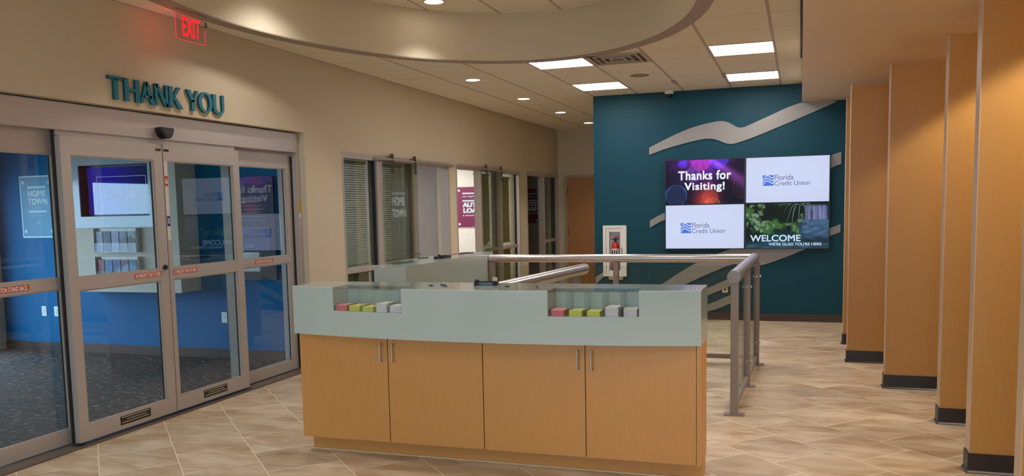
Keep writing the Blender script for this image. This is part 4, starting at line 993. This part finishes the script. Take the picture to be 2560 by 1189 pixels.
def sliding(n_, y0, y1, tube0, tube1, label, hang, knob):
    o = thing('door_%d' % n_, label, 'x', (WX+.045, (y0+y1)/2, .02)); o['kind'] = 'structure'; del o['category']
    box('glass_pane', WX+.04, WX+.05, y0, y1, .02, 2.09, M['offg'], o)
    MB().tube((WX+.045, tube0, 2.130), (WX+.045, tube1, 2.130), .016, 16).tube((WX+.045, tube0-.012, 2.130), (WX+.045, tube0+.03, 2.130), .022, 16).tube((WX+.045, tube1-.03, 2.130), (WX+.045, tube1+.012, 2.130), .022, 16).build('track_tube', M['steel'], o, smooth=True)
    for y in hang:
        h = MB(); h.tube((WX+.038, y, 2.165), (WX+.056, y, 2.165), .036, 20); h.box(WX+.052, WX+.060, y-.022, y+.022, 1.98, 2.165)
        h.tube((WX+.052, y, 2.075), (WX+.066, y, 2.075), .024, 16); h.tube((WX+.052, y, 2.0), (WX+.066, y, 2.0), .024, 16)
        h.build('roller_hanger', mat('dark_chrome', (120, 114, 108), .25, .8), o, smooth=True)
    MB().tube((WX+.050, knob, 1.015), (WX+.066, knob, 1.015), .012, 14).tube((WX+.066, knob, 1.015), (WX+.095, knob, 1.015), .026, 18).build('knob', M['steel'], o, smooth=True)
    return o
d4 = sliding(4, 8.85, 9.70, 8.66, 10.86, 'sliding glass door of the first office', (9.02, 9.76-.12), 9.62)
d5 = sliding(5, 12.05, 12.86, 11.14, 13.13, 'sliding glass door of the second office', (12.16, 12.84), 12.15)
# faint poster print on the first door
box('sign_backing', WX+.0505, WX+.052, 8.95, 9.42, .98, 1.80, ghost('frosted_poster', (90, 100, 104), .22), d4)
q = MB(); text_on(q, 'HOME', (WX+.052, 8.98, 1.60), U_, Z_, .34, .10, bold=.05); text_on(q, 'TOWN', (WX+.052, 8.97, 1.46), U_, Z_, .38, .10, bold=.05)
q.box(WX+.052, WX+.053, 8.98, 9.34, 1.73, 1.755); q.build('sign_lettering', ghost('frosted_print', (190, 200, 196), .25), d4)
# blinds
def blind(y0, y1, z0, z1, label, m_, pitch=.025, tilt=.55, x=WX-.14):
    t = thing('window_blind', label, 'blind', (x, (y0+y1)/2, z1), 'office window blinds'); k = MB(); z = z1-.04
    while z > z0+.02:
        dz, dx = .0105*math.sin(tilt), .0105*math.cos(tilt)
        k.add([(x-dx, y0, z+dz), (x-dx, y1, z+dz), (x+dx, y1, z-dz), (x+dx, y0, z-dz), (x-dx, y0, z+dz+.0008), (x-dx, y1, z+dz+.0008), (x+dx, y1, z-dz+.0008), (x+dx, y0, z-dz+.0008)],
              [(0, 1, 2, 3), (7, 6, 5, 4), (0, 3, 7, 4), (1, 5, 6, 2)]); z -= pitch
    k.build('slats', m_, t)
    box('head_rail', x-.018, x+.018, y0, y1, z1-.03, z1, m_, t); box('bottom_rail', x-.012, x+.012, y0, y1, z0, z0+.015, m_, t)
    return t
b1 = blind(7.99, 8.71, .94, 2.10, 'pale mini blind in the first office window, leftmost', M['blind'])
MB().tube((WX-.118, 8.60, 1.30), (WX-.118, 8.58, 2.0), .004, 8).build('tilt_wand', mat('wand_white', (230, 236, 240), .3), b1)
b2 = blind(8.87, 9.65, .94, 2.10, 'mini blind behind the first sliding glass door', M['blind'])
MB().tube((WX-.118, 9.50, 1.25), (WX-.118, 9.46, 2.0), .004, 8).build('tilt_wand', mat('wand_white', (230, 236, 240), .3), b2)
blind(12.15, 12.78, .94, 2.08, 'closed olive blind behind the second sliding glass door', M['olive'], pitch=.019, tilt=1.1)
blind(13.03, 13.76, .97, 2.06, 'closed olive blind in the second office side window', M['olive'], pitch=.019, tilt=1.1)
blind(15.40, 16.12, .95, 2.08, 'half open blind in the third office window, next to the corridor end', M['blind'], tilt=.8)
for k, (y0, y1) in enumerate(((7.99, 8.71), (12.15, 12.78), (13.03, 13.78), (15.40, 16.12), (8.87, 9.65))):
    blind(y0, y1, .12, .88, ['lower blind below the first office window rail', 'lower blind under the second sliding door glass', 'lower blind below the second office side window', 'lower blind below the third office window', 'lower blind behind the first sliding door'][k], M['olive'], pitch=.019, tilt=1.0)
cdm = thing('blind_cord', 'white blind cord with tassel hanging between door and side window of the second office', 'cord', (WX+.02, 12.90, 1.10))
MB().tube((WX+.01, 12.895, 1.20), (WX+.01, 12.895, 2.08), .003, 8).build('cord', M['white'], cdm); MB().tube((WX+.01, 12.895, 1.06), (WX+.01, 12.895, 1.22), .016, 10, r2=.004).build('tassel', M['white'], cdm)
# posters in the offices
def auto(x0, z0, y, label, w=.62, h=.74):
    poster(x0, x0+w, z0, z0+h, y, label, [(None, .12, .60, .38, .025, 0), ('on style at', .12, .54, .34, .035, .02), (None, .12, .47, .38, .025, 0), ('AUTO', .12, .37, .36, .085, .06), ('LOAN', .13, .27, .36, .085, .06), ('a smooth ride', .12, .215, .38, .03, .02), ('. . .', .30, .03, .08, .01, .03)], M['maroon'], M['paper'])
auto(-5.76, 1.20, 14.05, 'maroon AUTO LOAN poster on the bright wall of the second office')
auto(-5.45, 1.20, 16.45, 'dark AUTO LOAN poster inside the unlit third office', w=.50)
# office lamp
def office_lamp(y, power, lbl, x=-6.2, col=(1, .95, .88)):
    t = thing('ceiling_panel_light', lbl, 'ceiling light', (x, y, 2.72)); box('diffuser', x-.3, x+.3, y-.3, y+.3, 2.712, 2.719, emis('office_panel', (255, 246, 232), 3.0), t)
    a = area_down('office_lamp', x, y, 2.70, .58, .58, power, col, t)
office_lamp(12.6, 95, 'lit ceiling panel inside the second office')
office_lamp(9.4, 60, 'added panel standing in for daylight inside the first office', col=(.86, .93, 1))  # added in place of window daylight to brighten the partition and jamb
